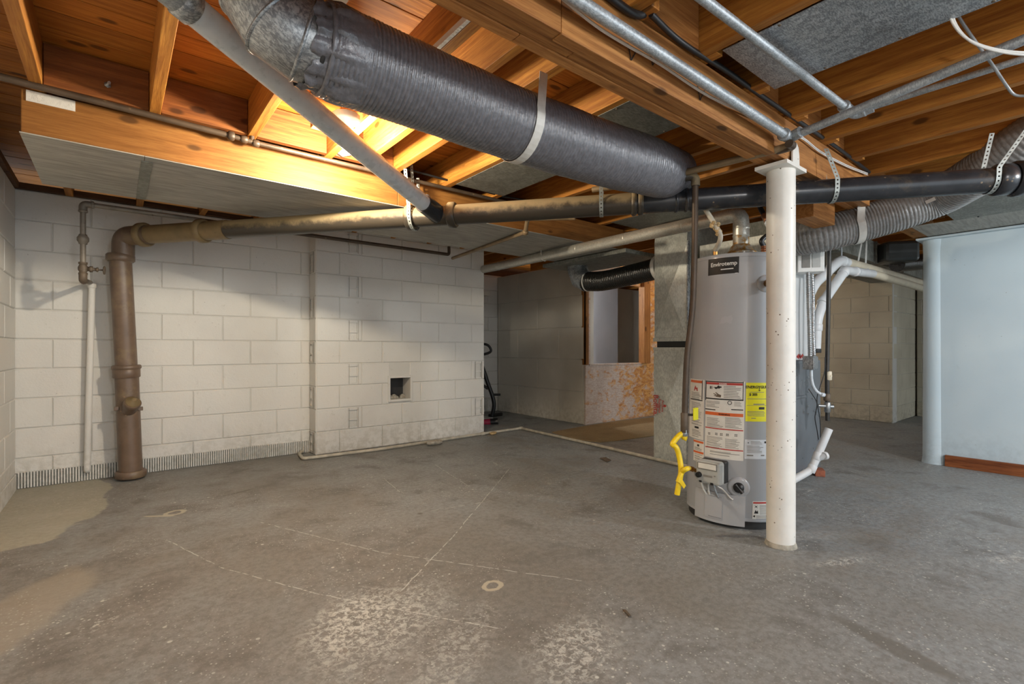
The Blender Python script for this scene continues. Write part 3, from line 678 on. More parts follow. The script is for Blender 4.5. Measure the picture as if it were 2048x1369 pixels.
# perforated hanger straps
def loop_strap(px, topz, tilt, label, r=.0585, side=Vector((0, 0, 0)), w=.02):
    c = SP(px); sd = Vector((-SDIR.y, SDIR.x, 0)).normalized()
    if sd.dot(Vector((FW[0], FW[1], 0))) > 0: sd = -sd      # the side that faces the camera
    pts = [Vector((c.x, c.y, topz))+sd*(r+.004)+tilt]
    pts.append(c+sd*(r+.004)+Vector((0, 0, r*.7)))
    for k in range(9):
        a = math.pi*k/8; pts.append(c+sd*math.cos(a)*(r+.002)-Vector((0, 0, math.sin(a)*(r+.002))))
    pts.append(c-sd*(r+.004)+Vector((0, 0, topz-c.z))+tilt*.4)
    tag(MB().ribbon(pts, SDIR, w, .0015, .0042).build('hanger_strap', 'perf'), label, 'strap', 'perforated hanger straps')
loop_strap(828, ZJ, -SDIR*.02, 'perforated strap holding the soil pipe where the slanting grey pipe joins it', .0735)
loop_strap(1203, ZJ, Vector(), 'perforated strap around the soil pipe under the sagging black duct')
loop_strap(1664, 1.86, -SDIR*.05, 'perforated strap around the soil pipe just right of the white column')
loop_strap(1978, ZJ, SDIR*.13, 'perforated strap around the soil pipe beside its rightmost hub')
# ------------------------------------------------------------------ gas pipe on the back wall with its valve
gy = 3.95
g0, g1 = atY(166, 408, gy), atY(898, 511, gy); g0.z = g1.z = ZG = g0.z
gpipe = thing('gas_pipe', 'old thin gas pipe with a small shut-off valve dropping beside the back wall', 'pipe', (g0.x, gy, 1.28))
gm = atY(400, 440, gy); gm.z = ZG
ze = atY(157, 560, gy).z
MB().tube([gm, g0, Vector((g0.x, gy, ze)), Vector((g0.x+.02, 4.36, ze+.03))], .0145, 14, fillet=.025).build('grey_run', 'oldpipe', gpipe)
MB().tube([gm, g1, Vector((g1.x, gy, ZG+.075))], .0145, 14, fillet=.02).build('brown_run', 'brownpipe', gpipe)
MB().tube([g0+Vector((.045, 0, 0)), g0, g0+Vector((0, 0, -.045))], .0205, 16, fillet=.03).build('elbow', 'oldpipe', gpipe)
MB().ring(g0+Vector((.045, 0, 0)), (1, 0, 0), .023, .014, .003).ring(g0+Vector((0, 0, -.045)), (0, 0, 1), .023, .014, .003).build('elbow_bead', 'oldpipe', gpipe)
zz = atY(157, 478, gy).z
MB().lathe((g0.x, gy, zz-.03), (0, 0, 1), [(0, .02), (.01, .022), (.02, .029), (.04, .029), (.05, .022), (.06, .019)], 8).build('union', 'oldpipe', gpipe)
zv = atY(160, 537, gy).z
va = MB().lathe((g0.x, gy, zv-.038), (0, 0, 1), [(0, .022), (.012, .022), (.014, .017), (.03, .024), (.045, .024), (.062, .017), (.064, .022), (.076, .022)], 12).build('valve_body', 'rust', gpipe)
vd = Vector((1, -.15, -.03)).normalized(); vp = Vector((g0.x, gy, zv))
MB().lathe(vp, vd, [(0, .014), (.03, .014), (.032, .019), (.045, .019), (.047, .010), (.062, .010), (.064, .014), (.072, .014), (.073, .005), (.095, .005)], 10).build('valve_stem', 'rust', va)
MB().lathe(vp+vd*.095, vd, [(0, .008), (.002, .024), (.006, .027), (.01, .024), (.012, .008)], 16).build('valve_handle', 'rust', va)
MB().tube([Vector((g0.x, gy, ze+.045)), Vector((g0.x, gy, ze)), Vector((g0.x+.001, gy+.06, ze+.002))], .021, 14, fillet=.03).build('elbow', 'rust', gpipe)
c0, c1 = atY(184, 575, 4.37), atY(174, 925, 4.39); c1.z = .075
wc = thing('white_conduit', 'thin white painted standpipe against the back wall left of the brown stack', 'pipe', c1)
MB().tube([c0+Vector((0, 0, .02)), c1, c1+Vector((0, .03, -.005))], .019, 16, fillet=.03).build('pipe', 'block', wc)
MB().ring(c0+Vector((0, 0, .01)), (0, 0, 1), .024, .03, .004).build('top_collar', 'block', wc)
# tan pipe that leaves the gas line and climbs in front of the soffit
t0 = Vector((g1.x+.02, gy-.03, 1.738)); t1 = Vector((2.26, 2.66, 1.722)); t2 = atD(1055, 438, 3.40); t3 = atD(1150, 436, 3.30)
tag(MB().tube([t0, t1, t2, t3], .0145, 12, fillet=.03).ring(t1, (t2-t1), .021, .03, .004).ring(t2, (t3-t2), .021, .03, .004).build('tan_copper_pipe', 'tanpipe'), 'dusty tan pipe with two elbows under the grey soffit near the chimney top', 'pipe')
# pipe and cable along the timber face of the soffit
fy = 2.628
pA, pB, pC = atY(-60, 138, fy), atY(462, 272, fy), atY(1012, 405, fy-.02)
fp = thing('overhead_gas_pipe', 'dusty brown pipe running along the top of the orange timber edge', 'pipe', pB)
MB().tube([pA, pB], .0135, 14).build('pipe', 'brownpipe', fp)
MB().tube([pB, atY(508, 285, fy), pC], .011, 14).build('thin_pipe', 'brownpipe', fp)
dd = (pB-pA).normalized()
MB().ring(pB, dd, .021, .028, .004, 12).build('coupling', 'brownpipe', fp)
MB().ring(atY(488, 279, fy), dd, .017, .03, .004, 12).build('fitting', 'brownpipe', fp)
MB().ring(atY(512, 287, fy), dd, .017, .03, .004, 12).build('tee', 'brownpipe', fp)
q = atY(503, 282, fy); MB().tube([q, q+Vector((.02, .02, .17))], .011, 12).build('riser', 'brownpipe', fp)
tag(MB().tube([atY(662, 300, fy+.02)]+[atY(x, y, fy+.02) for x, y in ((690, 312), (760, 325), (820, 340), (900, 362), (960, 380), (1005, 393), (1060, 402))], .007, 8).build('black_cable', 'cable_black'), 'thin dark cable draped above the brown pipe on the orange timber', 'cable')
st = atY(822, 340, fy-.02); MB()
tag(MB().ribbon([st+Vector((0, -.005, .03)), st+Vector((.005, -.005, -.04)), atY(826, 372, fy-.02)], (1, 0, 0), .016, .0015, .0035).build('hanger_strap', 'perf'), 'short perforated strap clipped over the brown pipe on the orange timber', 'strap', 'perforated hanger straps')
# ------------------------------------------------------------------ soffit (boxed return duct) left of centre
sf = thing('boxed_duct', 'long boxed ceiling duct with orange timber edge and grey sheet underside', 'duct', (1.5, 2.7, 1.745))
SX0, SX1, SY0, SY1, SZ0 = -.29, 3.40, 2.70, 3.47, 1.745
MB().box(SX0, 1.30, SY0, SY0+.038, SZ0+.002, 1.918, .003).build('edge_board', 'fascia', sf)
MB().box(1.302, SX1, SY0, SY0+.038, SZ0+.002, 1.918, .003).build('edge_board', 'fascia', sf)
MB().box(SX0, SX0+.035, SY0+.04, SY1, SZ0+.03, 1.918, .002).build('end_board', 'woodz', sf)
MB().box(SX0, SX1, SY1-.036, SY1, SZ0+.002, 1.918, .002).build('back_board', 'darkwood', sf)
xs = [SX0-.004, .10, 1.45, 2.42, SX1+.02]
for a, b_ in zip(xs, xs[1:]): MB().box(a, b_-.002, SY0-.002, SY1+.004, SZ0-.0025, SZ0+.0015).build('bottom_sheet', 'soffit', sf)
for a in xs[1:2]: MB().box(a-.012, a+.03, SY0+.06, SY1, SZ0-.006, SZ0-.003).build('seam_strip', 'galv_dull', sf)
pl = atY(58, 210, 2.699); MB().box(SX0+.015, SX0+.16, SY0-.003, SY0-.0004, 1.872, 1.915).build('plaster_patch', 'block', sf)
# panned bays (sheet metal under the joists)
def pan(x0, x1, y0, y1, label, mat='galv', z=ZJ):
    m_ = MB().box(x0, x1, y0, y1, z-.003, z-.001)
    o = m_.build('joist_pan', mat); tag(o, label, 'sheet metal', 'sheet metal pans under the joist bays')
    k = y0+.06
    mb = MB()
    while k < y1:
        for x in (x0+.012, x1-.012): mb.lathe((x, k, z-.0055), (0, 0, 1), [(0, .004), (.002, .006), (.003, .006)], 6)
        k += .22
    mb.build('nail_head', 'rust', o)
pan(1.615, 2.015, -1.8, .86, 'bright galvanized sheet nailed under the joists right of the beam')
pan(1.645, 2.015, 1.07, 2.60, 'dull galvanized sheet nailed under the joists behind the black duct', 'galv_dull')
pan(3.12, 3.53, 1.3, 2.6, 'galvanized sheet under the joists above the water heater', 'galv_dull')
# ------------------------------------------------------------------ flexible ducts
def flexduct(name, pts, r, rib, mat, label, seg=44, lump=.02, seed=1, n=40):
    random.seed(seed); P = smooth_path(pts, n); L = [0]
    for a, b_ in zip(P, P[1:]): L.append(L[-1]+(b_-a).length)
    tot = L[-1]; m_ = int(tot/rib*5); Q = []; R = []; j = 0
    ph = [random.uniform(0, 6) for _ in range(6)]
    for i in range(m_+1):
        u = tot*i/m_
        while j < len(L)-2 and L[j+1] < u: j += 1
        Q.append(P[j].lerp(P[j+1], (u-L[j])/max(1e-9, L[j+1]-L[j])))
        w = abs(math.sin(math.pi*u/rib)); lumpv = math.sin(u*7+ph[0])*.5+math.sin(u*17+ph[1])*.3+math.sin(u*31+ph[2])*.2
        R.append(r*(1+lump*lumpv)-rib*.36*(1-w)**2)
    mb = MB(); mb.tube(Q, r, seg, radii=R)
    mb.v = [v+Vector((random.uniform(-1, 1), random.uniform(-1, 1), random.uniform(-1, 1)))*.0006 for v in mb.v]
    root = thing(name, label, 'duct', Q[len(Q)//2]-Vector((0, 0, r)))
    mb.build('jacket', mat, root); return root, Q, tot
fA, fB = atZ(640, 98, 1.762), atZ(1285, 330, 1.735)
fl1, Q, T = flexduct('flexible_duct', [fA, atZ(800, 160, 1.755), atZ(1030, 250, 1.735), fA.lerp(fB, .82)+Vector((0, 0, -.015)), fB, atD(1318, 341, 2.42), atD(1344, 349, 2.66)], .128, .0135, 'flex', 'fat black insulated flexible duct sagging diagonally under the joists')
mb = MB(); random.seed(5)                                    # gathered film where the jacket is tied to the collar
d0 = (Q[20]-Q[0]).normalized(); n0 = d0.cross(Vector((0, 0, 1))).normalized(); b0 = d0.cross(n0); NS = 96
for si, (h, rb, am) in enumerate(((-.045, .112, .012), (-.03, .118, .012), (-.015, .114, .006), (0, .116, .006), (.015, .124, .012), (.04, .130, .010), (.07, .1305, .006), (.10, .1295, .003), (.125, .127, .0005))):
    for k in range(NS):
        w = math.sin(k*.86+1.3)*.5+math.sin(k*1.63+h*40)*.35+math.sin(k*.37)*.4
        a = 2*math.pi*k/NS; mb.v.append(Q[0]+d0*(h+.006*math.sin(k*.6))+(n0*math.cos(a)+b0*math.sin(a))*(rb+am*w))
    if si:
        for k in range(NS): mb.f.append(((si-1)*NS+k, (si-1)*NS+(k+1) % NS, si*NS+(k+1) % NS, si*NS+k)); mb.sm.append(True)
mb.build('gathered_end', 'flex', fl1)
MB().ring(Q[0]-d0*.015, d0, .112, .012, .002, 36).build('tie_band', 'blackrubber', fl1)
# sheet metal elbow that feeds it
el = thing('metal_elbow', 'galvanized sheet metal duct elbow rising into the ceiling at the duct end', 'duct', Q[0])
up = Vector((-.20, .10, .36)); c_ = Q[0]
pts = [c_+d0*.02, c_-d0*.05, c_-d0*.10+Vector((-.012, .01, .03)), c_-d0*.125+Vector((-.02, .02, .09)), c_-d0*.135+Vector((-.03, .03, .17)), c_-d0*.15+Vector((-.05, .05, .40))]
mb = MB().tube(pts, .108, 36); mb.sm = [False if len(f) > 4 else True for f in mb.f]
mb.build('gores', 'galv', el)
for i in range(1, 5): MB().ring(pts[i], (pts[i+1]-pts[i-1]), .1125, .010, .004, 36).build('seam', 'galv', el)
# white hanger strap round the black duct
hs = min(Q, key=lambda v: abs((v-EYE).dot(Vector((RT[0], RT[1], 0)))/(v-EYE).dot(Vector((FW[0], FW[1], 0)))-(1040-CX)/FPX))
i0 = Q.index(hs); hd = (Q[i0+8]-Q[i0-8]).normalized(); hn = Vector((0, -1, 0)); hn = (hn-hd*hn.dot(hd)).normalized(); hu = hd.cross(hn); hu = hu if hu.z > 0 else -hu
def strap_round(c, hn, hu, r, top, w, hd, a0=-10, a1=200, n=22):
    pts = [top]
    for k in range(n+1):
        a = math.radians(a0+(a1-a0)*k/n); pts.append(c+hn*math.cos(a)*r-hu*math.sin(a)*r)
    return pts
pts = strap_round(hs, hn, hu, .131, hs+Vector((.03, -.10, .17)), .035, hd)
tag(MB().ribbon(pts+[hs-hn*.12+Vector((0, 0, .16))], hd, .036, .0018).build('white_hanger_strap', 'strap'), 'white strap slung under the fat black duct', 'strap')
# grey flexible duct on the right
fr, Q2, T2 = flexduct('flexible_duct', [atD(1592, 478, 3.2), atD(1645, 468, 3.08), atD(1720, 448, 3.02), atD(1800, 424, 2.94), atD(1880, 392, 2.84), atD(1960, 346, 2.62), atD(2040, 290, 2.44), atD(2140, 225, 2.3)], .112, .017, 'flex2', 'grey ribbed flexible duct rising to the right behind the black soil pipe', seed=4)
i1 = min(range(len(Q2)), key=lambda i: abs((Q2[i]-EYE).dot(Vector((RT[0], RT[1], 0)))/(Q2[i]-EYE).dot(Vector((FW[0], FW[1], 0)))-(1708-CX)/FPX))
c_ = Q2[i1]; hd = (Q2[i1+8]-Q2[i1-8]).normalized(); hn = Vector((-.6, -.8, 0)); hn = (hn-hd*hn.dot(hd)).normalized(); hu = hd.cross(hn); hu = hu if hu.z > 0 else -hu
pts = strap_round(c_, hn, hu, .115, c_+hn*.117+Vector((0, 0, .2)), .05, hd)
tag(MB().ribbon(pts, hd, .042, .002).build('white_hanger_strap', 'strap'), 'dusty white strap slung under the grey ribbed duct', 'strap')
i2 = min(range(len(Q2)), key=lambda i: abs((Q2[i]-EYE).dot(Vector((RT[0], RT[1], 0)))/(Q2[i]-EYE).dot(Vector((FW[0], FW[1], 0)))-(1860-CX)/FPX))
c_ = Q2[i2]; hd = (Q2[i2+8]-Q2[i2-8]).normalized(); vv = (EYE-c_).normalized(); nn = (vv-hd*vv.dot(hd)).normalized(); tt = hd.cross(nn)
mb = MB()
for k in range(6):
    a0, a1 = -.02+k*.008, -.02+(k+1)*.008
    mb.prism([c_+nn*.1165+hd*-.03+tt*a0*.4, c_+nn*.1165+hd*.03+tt*a0*.4, c_+nn*.1165+hd*.03+tt*a1*.4, c_+nn*.1165+hd*-.03+tt*a1*.4], nn*.001)
mb.build('paper_tag', 'paper', fr)
# short shiny black duct to the left of the furnace
bx = 3.56
dk, Q3, T3 = flexduct('flexible_duct', [Vector((bx, 2.45, 1.575)), Vector((bx, 2.75, 1.55)), Vector((bx-.01, 3.05, 1.53)), Vector((bx-.03, 3.26, 1.545))], .092, .02, 'flex3', 'short shiny black duct beside the tall sheet metal plenum', seed=9, n=20)
MB().ring(Q3[2], (Q3[6]-Q3[0]), .105, .035, .004, 36).build('end_band', 'strap', dk)
MB().ring(Q3[-8], (Q3[-1]-Q3[-12]), .097, .01, .003, 36).build('tie', 'strap', dk)
MB().tube([Q3[-1]-Vector((0, .02, 0)), Q3[-1]+Vector((0, .06, .03)), Q3[-1]+Vector((0, .10, .12)), Q3[-1]+Vector((0, .11, .19))], .1, 28).build('metal_boot', 'galv', dk)
MB().box(3.30, 3.85, 2.60, 3.62, 1.70, 1.735, .004).build('metal_pan', 'galv_dull', dk)
# ------------------------------------------------------------------ galvanized water pipes at the ceiling, right
wpA, wpB = atY(1080, -60, .885), atY(1576, 272, .885); wpA.z = 1.80; wpB.z = 1.787
c0_ = atD(1588, 271, 2.06); c1_ = atD(2130, 45, 1.47)
w1 = thing('galvanized_water_pipe', 'thick galvanized water pipe along the face of the timber beam, turning at the column', 'pipe', wpB)
MB().tube([wpA, wpB], .0175, 18).build('beam_run', 'galv_pipe', w1)
MB().tube([wpB-Vector((.04, 0, 0)), wpB+Vector((.015, 0, 0)), wpB+(c1_-c0_).normalized()*.05], .0225, 18, fillet=.03).build('elbow', 'galv_pipe', w1)
MB().ring(wpB-Vector((.04, 0, 0)), (1, 0, 0), .026, .014, .003).build('elbow_bead', 'galv_pipe', w1)
MB().tube([wpB+Vector((.012, -.01, 0)), c1_], .0165, 18).build('cross_run', 'galv_pipe', w1)
gE = atZ(1290, 365, 1.752)
w2 = thing('rusty_gas_pipe', 'dusty brown gas pipe leaving the column top and dropping beside the water heater', 'pipe', wpB+Vector((0, 0, -.03)))
MB().tube([wpB+Vector((.02, .0, -.03)), wpB+Vector((.012, .05, -.034)), gE, gE+Vector((-.12, .25, 0))], .0155, 16).build('branch', 'tanpipe', w2)
MB().tube([wpB+Vector((-.02, -.012, -.036)), wpB+Vector((.025, -.012, -.036)), wpB+Vector((.02, .05, -.036))], .017, 14, fillet=.02).build('elbow', 'brownpipe', w2)
dp = atZ(1391, 352, 1.742)
dl = [Vector((dp.x, dp.y, 1.742))]
for (x, y) in ((1389, 500), (1386, 600), (1381, 655), (1374, 715), (1371, 780), (1369, 842)): dl.append(atD(x, y, (dp-EYE).dot(Vector((FW[0], FW[1], 0)))))
MB().tube(smooth_path(dl, 5), .0145, 16).build('drop', 'brownpipe', w2)
MB().tube([dp+Vector((-.03, .04, .0)), dp, dp+Vector((0, 0, -.05))], .021, 14, fillet=.03).build('tee', 'iron_dusty', w2)
MB().ring(dl[-1]+Vector((0, 0, -.01)), (0, 0, 1), .0185, .10, .004, 8).build('shutoff_cock', 'rust', w2)
vt = MB().box(dl[-1].x+.012, dl[-1].x+.05, dl[-1].y-.045, dl[-1].y-.037, dl[-1].z+.005, dl[-1].z+.065, .003).build('yellow_lever', 'ylabel', w2)
MB().tube([dl[-1]+Vector((0, 0, .03)), dl[-1]+Vector((.02, -.04, .03))], .006, 8).build('lever_stem', 'blackpipe', w2)
bA, bB = atZ(1330, -60, 1.885), atZ(1690, 214, 1.885)
w3 = thing('galvanized_water_pipe', 'galvanized pipe hung below the bright sheet metal, ending in a tee over the white column', 'pipe', bB)
MB().tube([bA, bB], .0145, 16).build('long_run', 'galv_pipe', w3)
bd = (bB-bA).normalized(); tB = bB+bd*.055
MB().tube([bB-bd*.01, tB+bd*.02], .0205, 16).ring(bB-bd*.01, bd, .0235, .014, .003).build('coupling', 'galv_pipe', w3)
MB().tube([tB, tB+Vector((.03, -.01, -.01)), tB+Vector((.035, -.07, 0))], .021, 16, fillet=.025).ring(tB+Vector((.033, -.04, -.002)), (0, 1, 0), .0255, .014, .003).build('elbow', 'galv_pipe', w3)
dE = atZ(2140, 88, 1.885); MB().tube([tB+Vector((.035, -.05, 0)), dE], .0115, 16).build('side_run', 'galv_pipe', w3)
# cables
def cable(name, pts, r, mat, label, cat='cable', group=None, n=6):
    return tag(MB().tube(smooth_path(pts, n), r, 8).build(name, mat), label, cat, group)
bf = .925
cable('black_cable', [atY(x, y, bf) for x, y in ((1180, -40), (1240, 10), (1275, 30), (1302, 22))], .012, 'cable_black', 'thick black cable stub over the top end of the beam')
cable('black_cable', [atY(1302, 28, bf-.02), atY(1345, 70, bf), atY(1385, 100, bf), atY(1450, 140, bf), atY(1520, 190, bf), atY(1600, 245, bf), atY(1680, 300, bf), atY(1738, 345, bf)], .0095, 'cable_black', 'black cable stapled along the upper edge of the beam')
for k, dz in enumerate((0, .008)):
    cable('white_wire', [atY(x, y-k*3, bf-.004*k) for x, y in ((1120, -5), (1190, 52), (1250, 90), (1320, 130), (1420, 195), (1520, 240), (1600, 275), (1640, 305), (1690, 332), (1735, 350))], .0028, 'wire_white', ('upper' if k else 'lower')+' of two thin white wires along the beam face', 'wire')
for k in range(2):
    cable('white_cable', [atD(x+k*7, y+k*5, 1.52) for x, y in ((1885, -60), (1892, 0), (1905, 45), (1935, 78), (1985, 97), (2050, 105), (2120, 100))], .0036, 'wire_white', ('right' if k else 'left')+'most of the paired white cables looping from the ceiling at top right', 'cable')
cable('grey_cable', [atD(1900, -30, 1.62), atD(1912, 22, 1.62), atD(1945, 75, 1.64), atD(1985, 130, 1.66), atD(2012, 170, 1.68), atD(2030, 190, 1.70), atD(2060, 192, 1.68)], .0045, 'wire_grey', 'thin grey cable crossing the pipes at top right')
# light fixture: porcelain lampholder, bulb, octagonal box on the header board
lf = thing('ceiling_lampholder', 'porcelain lampholder with glowing bare bulb between the joists', 'lamp', (BULB.x, BULB.y, ZJ))
MB().box(.70, .868, 2.24, 2.36, ZJ-.002, ZJ+.03, .003).build('mounting_board', 'fascia', lf)
lp = atZ(692, 240, ZJ-.004)
MB().lathe(lp, (0, 0, -1), [(-.02, .062), (0, .062), (.010, .056), (.016, .034), (.05, .030), (.055, .024)], 10).build('porcelain_base', 'porcelain', lf)
MB().lathe(Vector((lp.x, lp.y, lp.z-.05)), BULB-Vector((lp.x, lp.y, lp.z-.05)), [(0, .013), (.02, .014), (.035, .024), (.05, .029), (.065, .024), (.075, .010)], 16).build('bulb', 'bulb', lf)
jb = atY(685, 292, 2.585)
jx = thing('junction_box', 'dusty octagonal metal junction box on the header board behind the lamp', 'electrical box', jb)
MB().lathe(jb+Vector((0, .035, 0)), (0, -1, -.1), [(0, .048), (.04, .05), (.042, .054), (.048, .054), (.05, .02)], 8).build('box', 'galv_pale', jx)
MB().lathe(jb+Vector((.04, -.02, .02)), (.2, -.6, -1), [(0, .04), (.01, .042), (.02, .03)], 8).build('cover', 'porcelain', jx)
# ------------------------------------------------------------------ water heater
HC, HR, TILT = Vector((2.6246, 1.327, 0)), .250, .021
hf = Vector((-HC.x, -HC.y, 0)).normalized(); ht = Vector((-hf.y, hf.x, 0))
if ht.dot(Vector((RT[0], RT[1], 0))) < 0: ht = -ht
def hs_(phi, z, r=HR): return HC+(hf*math.cos(phi)+ht*math.sin(phi))*r+Vector((0, 0, z))+ht*(TILT*z)
def hit(x, y, r=HR):
    d = ray(x-TILT*(1062-y), y); a = d.x*d.x+d.y*d.y; b = -2*(d.x*HC.x+d.y*HC.y); c = HC.x**2+HC.y**2-r*r
    D_ = b*b-4*a*c
    s = (-b-math.sqrt(max(0, D_)))/(2*a); p = d*s-HC
    return math.atan2(p.x*ht.x+p.y*ht.y, p.x*hf.x+p.y*hf.y), CAMH+d.z*s
def hpatch(mb, f0, f1, z0, z1, r, th=0., n=10):
    n = max(1, int(abs(f1-f0)/.045)+1)
    vs = []; 
    for rr in ((r, r+th) if th else (r,)):
        for k in range(n+1):
            f = f0+(f1-f0)*k/n; vs += [hs_(f, z0, rr), hs_(f, z1, rr)]
    m = 2*(n+1)
    if not th: return mb.add(vs, [(2*k, 2*k+2, 2*k+3, 2*k+1) for k in range(n)], True)
    fs = [(m+2*k, m+2*k+2, m+2*k+3, m+2*k+1) for k in range(n)]
    for k in range(n): fs += [(2*k, 2*k+2, m+2*k+2, m+2*k), (2*k+1, m+2*k+1, m+2*k+3, 2*k+3)]
    fs += [(0, m, m+1, 1), (2*n, 2*n+1, m+2*n+1, m+2*n)]
    return mb.add(vs, fs)
def hrect(x0, x1, y0, y1):
    ym = (y0+y1)/2; xm = (x0+x1)/2
    return hit(x0, ym)[0], hit(x1, ym)[0], hit(xm, y1)[1], hit(xm, y0)[1]
def htext(mb, body, size, x, y, r=HR+.0022, **k):
    f, z = hit(x, y); vs, fs = text_verts(body, size, **k)
    return mb.add([hs_(f+v.x/r, z+v.y, r) for v in vs], fs)
wh = thing('water_heater', 'tall grey tank water heater with a yellow energy label behind the white column', 'water heater', HC)
def hl(z): return HC+ht*(TILT*z)+Vector((0, 0, z))
hax = (hl(1)-hl(0)).normalized(); HT = 1.378
MB().lathe(hl(.042), hax, [(0, HR-.002), (.006, HR), (HT-.095, HR), (HT-.052, HR-.001), (HT-.046, HR-.01), (HT-.044, .02)], 72).build('jacket', 'heater', wh)
MB().lathe(hl(HT-.012), hax, [(-.010, HR+.0015), (.006, HR+.0015), (.010, HR-.002), (.012, HR-.02), (.012, .03)], 72).build('top_cap', 'heater', wh)
MB().lathe(hl(0), hax, [(0, HR-.012), (.042, HR-.012)], 60).build('base_ring', 'blackrubber', wh)
mb = MB(); hpatch(mb, -1.3, 1.3, .045, .058, HR, .003, 40); mb.build('bottom_bead', 'heater', wh)
# labels: plates of paper wrapped on the jacket, with their print
def label(x0, x1, y0, y1, mat, name='label'):
    f0, f1, z0, z1 = hrect(x0, x1, y0, y1); mb = MB(); hpatch(mb, f0, f1, z0, z1, HR+.0002, .0008); return mb.build(name, mat, wh)
def prt(lab, mat, rects, name='print', lift=.0013):
    mb = MB()
    for q in rects: hpatch(mb, *hrect(*q), HR+lift, n=4)
    return mb.build(name, mat, lab)
def lines(x0, x1, y0, y1, step, seed=1, full=False):
    random.seed(seed); out = []; y = y0
    while y < y1: out.append((x0, x1 if full else x0+(x1-x0)*random.uniform(.6, 1), y, y+step*.38)); y += step
    return out
la = label(1416.5, 1477, 513, 549, 'ink', 'brand_plate')
mb = MB(); htext(mb, 'Envirotemp', .0285, 1446, 530, bold=.0006); mb.build('lettering', 'white_plastic', la)
prt(la, 'white_plastic', [(1441, 1466, 538, 540), (1469, 1475, 546.5, 547.5)])
lb = label(1411, 1488, 762.5, 919, 'paper', 'warning_label')
prt(lb, 'ink', [(1411.5, 1486.5, 763.5, 765.5), (1411.5, 1486.5, 798, 800.5), (1411.5, 1413, 763.5, 800), (1485, 1486.5, 763.5, 800), (1411, 1431, 818, 820), (1462, 1486, 819, 821)])
prt(lb, 'red', [(1413, 1485, 766, 770.5), (1411, 1486, 858, 860.2), (1411, 1486, 898, 900.2)])
prt(lb, 'orange', [(1411, 1486, 826, 832.5)])
mb = MB(); htext(mb, 'DANGER', .0095, 1446, 768.4, bold=.0003); mb.build('lettering', 'paper', lb)
mb = MB(); htext(mb, 'WARNING', .0115, 1448, 829.4, bold=.0003); mb.build('lettering', 'ink', lb)
prt(lb, 'inkgrey', lines(1447, 1484, 773, 796, 3.2, 1)+lines(1413, 1440, 803, 816, 2.6, 2)+lines(1468, 1485, 804, 813, 2.6, 3)+lines(1414, 1447, 836, 856, 2.5, 4)+lines(1450, 1484, 836, 857, 2.5, 5)+lines(1414, 1447, 874, 897, 2.5, 6)+lines(1450, 1484, 879, 899, 2.5, 7)+lines(1420, 1480, 904, 912, 3, 8), 'fine_print')
# pictograms: tub and taps, hand under hot water
mb = MB()
f, z = hit(1432, 777)
for du, dv, w, h in ((-.033, -.004, .006, .014), (-.024, -.004, .004, .014), (-.006, -.003, .012, .010), (.006, .0, .014, .012), (.018, .004, .010, .007), (.010, .010, .006, .005), (-.012, .003, .005, .004)):
    hpatch(mb, f+du/HR, f+(du+w)/HR, z+dv, z+dv+h, HR+.0014, n=2)
f2, z2 = hit(1459, 806)
for k in range(16):
    a = 2*math.pi*k/16; a2 = 2*math.pi*(k+1)/16
    q = [(.0075, a), (.0105, a), (.0105, a2), (.0075, a2)]
    mb.add([hs_(f2+r*math.cos(t)/HR, z2+r*math.sin(t), HR+.0014) for r, t in q], [(0, 1, 2, 3)])
for k, x in enumerate((1419, 1433, 1443, 1455, 1472)):
    f3, z3 = hit(x, 867+k)
    for m_ in range(4): hpatch(mb, f3+(m_ % 2*.007-.007)/HR, f3+(m_ % 2*.007-.002)/HR, z3+(m_//2)*.007-.006, z3+(m_//2)*.007-.002, HR+.0014, n=1)
mb.build('pictogram', 'ink', lb)
mb = MB(); f, z = hit(1436, 791)
for pts in ([(-.012, -.008), (.014, -.010), (.016, .002), (-.002, .008)], [(-.004, .004), (.001, .008), (-.012, .016), (-.014, .013)], [(-.01, .0), (-.006, .004), (-.024, .009), (-.025, .006)], [(-.01, -.005), (-.008, .0), (-.022, -.001), (-.022, -.004)]):
    mb.add([hs_(f+u/HR, z+v, HR+.0014) for u, v in pts], [(0, 1, 2, 3)])
mb.build('pictogram', 'rust', lb)
lc = label(1380.5, 1408, 759, 878, 'paper', 'warning_label')
prt(lc, 'orange', [(1383, 1405, 761, 766)]); prt(lc, 'ink', [(1404, 1405.5, 761, 800), (1382, 1405.5, 799, 801), (1390, 1398, 853, 857)])
mb = MB(); f, z = hit(1393, 777); mb.add([hs_(f+u/HR, z+v, HR+.0014) for u, v in ((-.022, -.014), (.014, -.014), (.012, .006), (.002, .002), (-.006, .016), (-.016, .004))], [(0, 1, 2, 3, 4, 5)]); mb.build('pictogram', 'red', lc)
prt(lc, 'inkgrey', lines(1384, 1403, 785, 798, 3, 11)+lines(1384, 1405, 805, 850, 2.6, 12)+lines(1385, 1404, 860, 874, 3, 13), 'fine_print')
ld = label(1388, 1408, 881, 924, 'paper', 'caution_label')
prt(ld, 'orange', [(1388, 1407.5, 882, 886), (1388, 1407.5, 903, 907)]); prt(ld, 'ink', [(1395, 1399, 889, 893)]); prt(ld, 'inkgrey', lines(1390, 1406, 895, 902, 2.4, 14)+lines(1390, 1406, 909, 922, 2.4, 15), 'fine_print')
le = label(1491, 1543, 766, 843.5, 'ylabel', 'energy_label')
mb = MB(); htext(mb, 'ENERGYGUIDE', .0185, 1517, 774.5, bold=.0005); htext(mb, '$ 205', .0165, 1506, 789.5, bold=.0005)
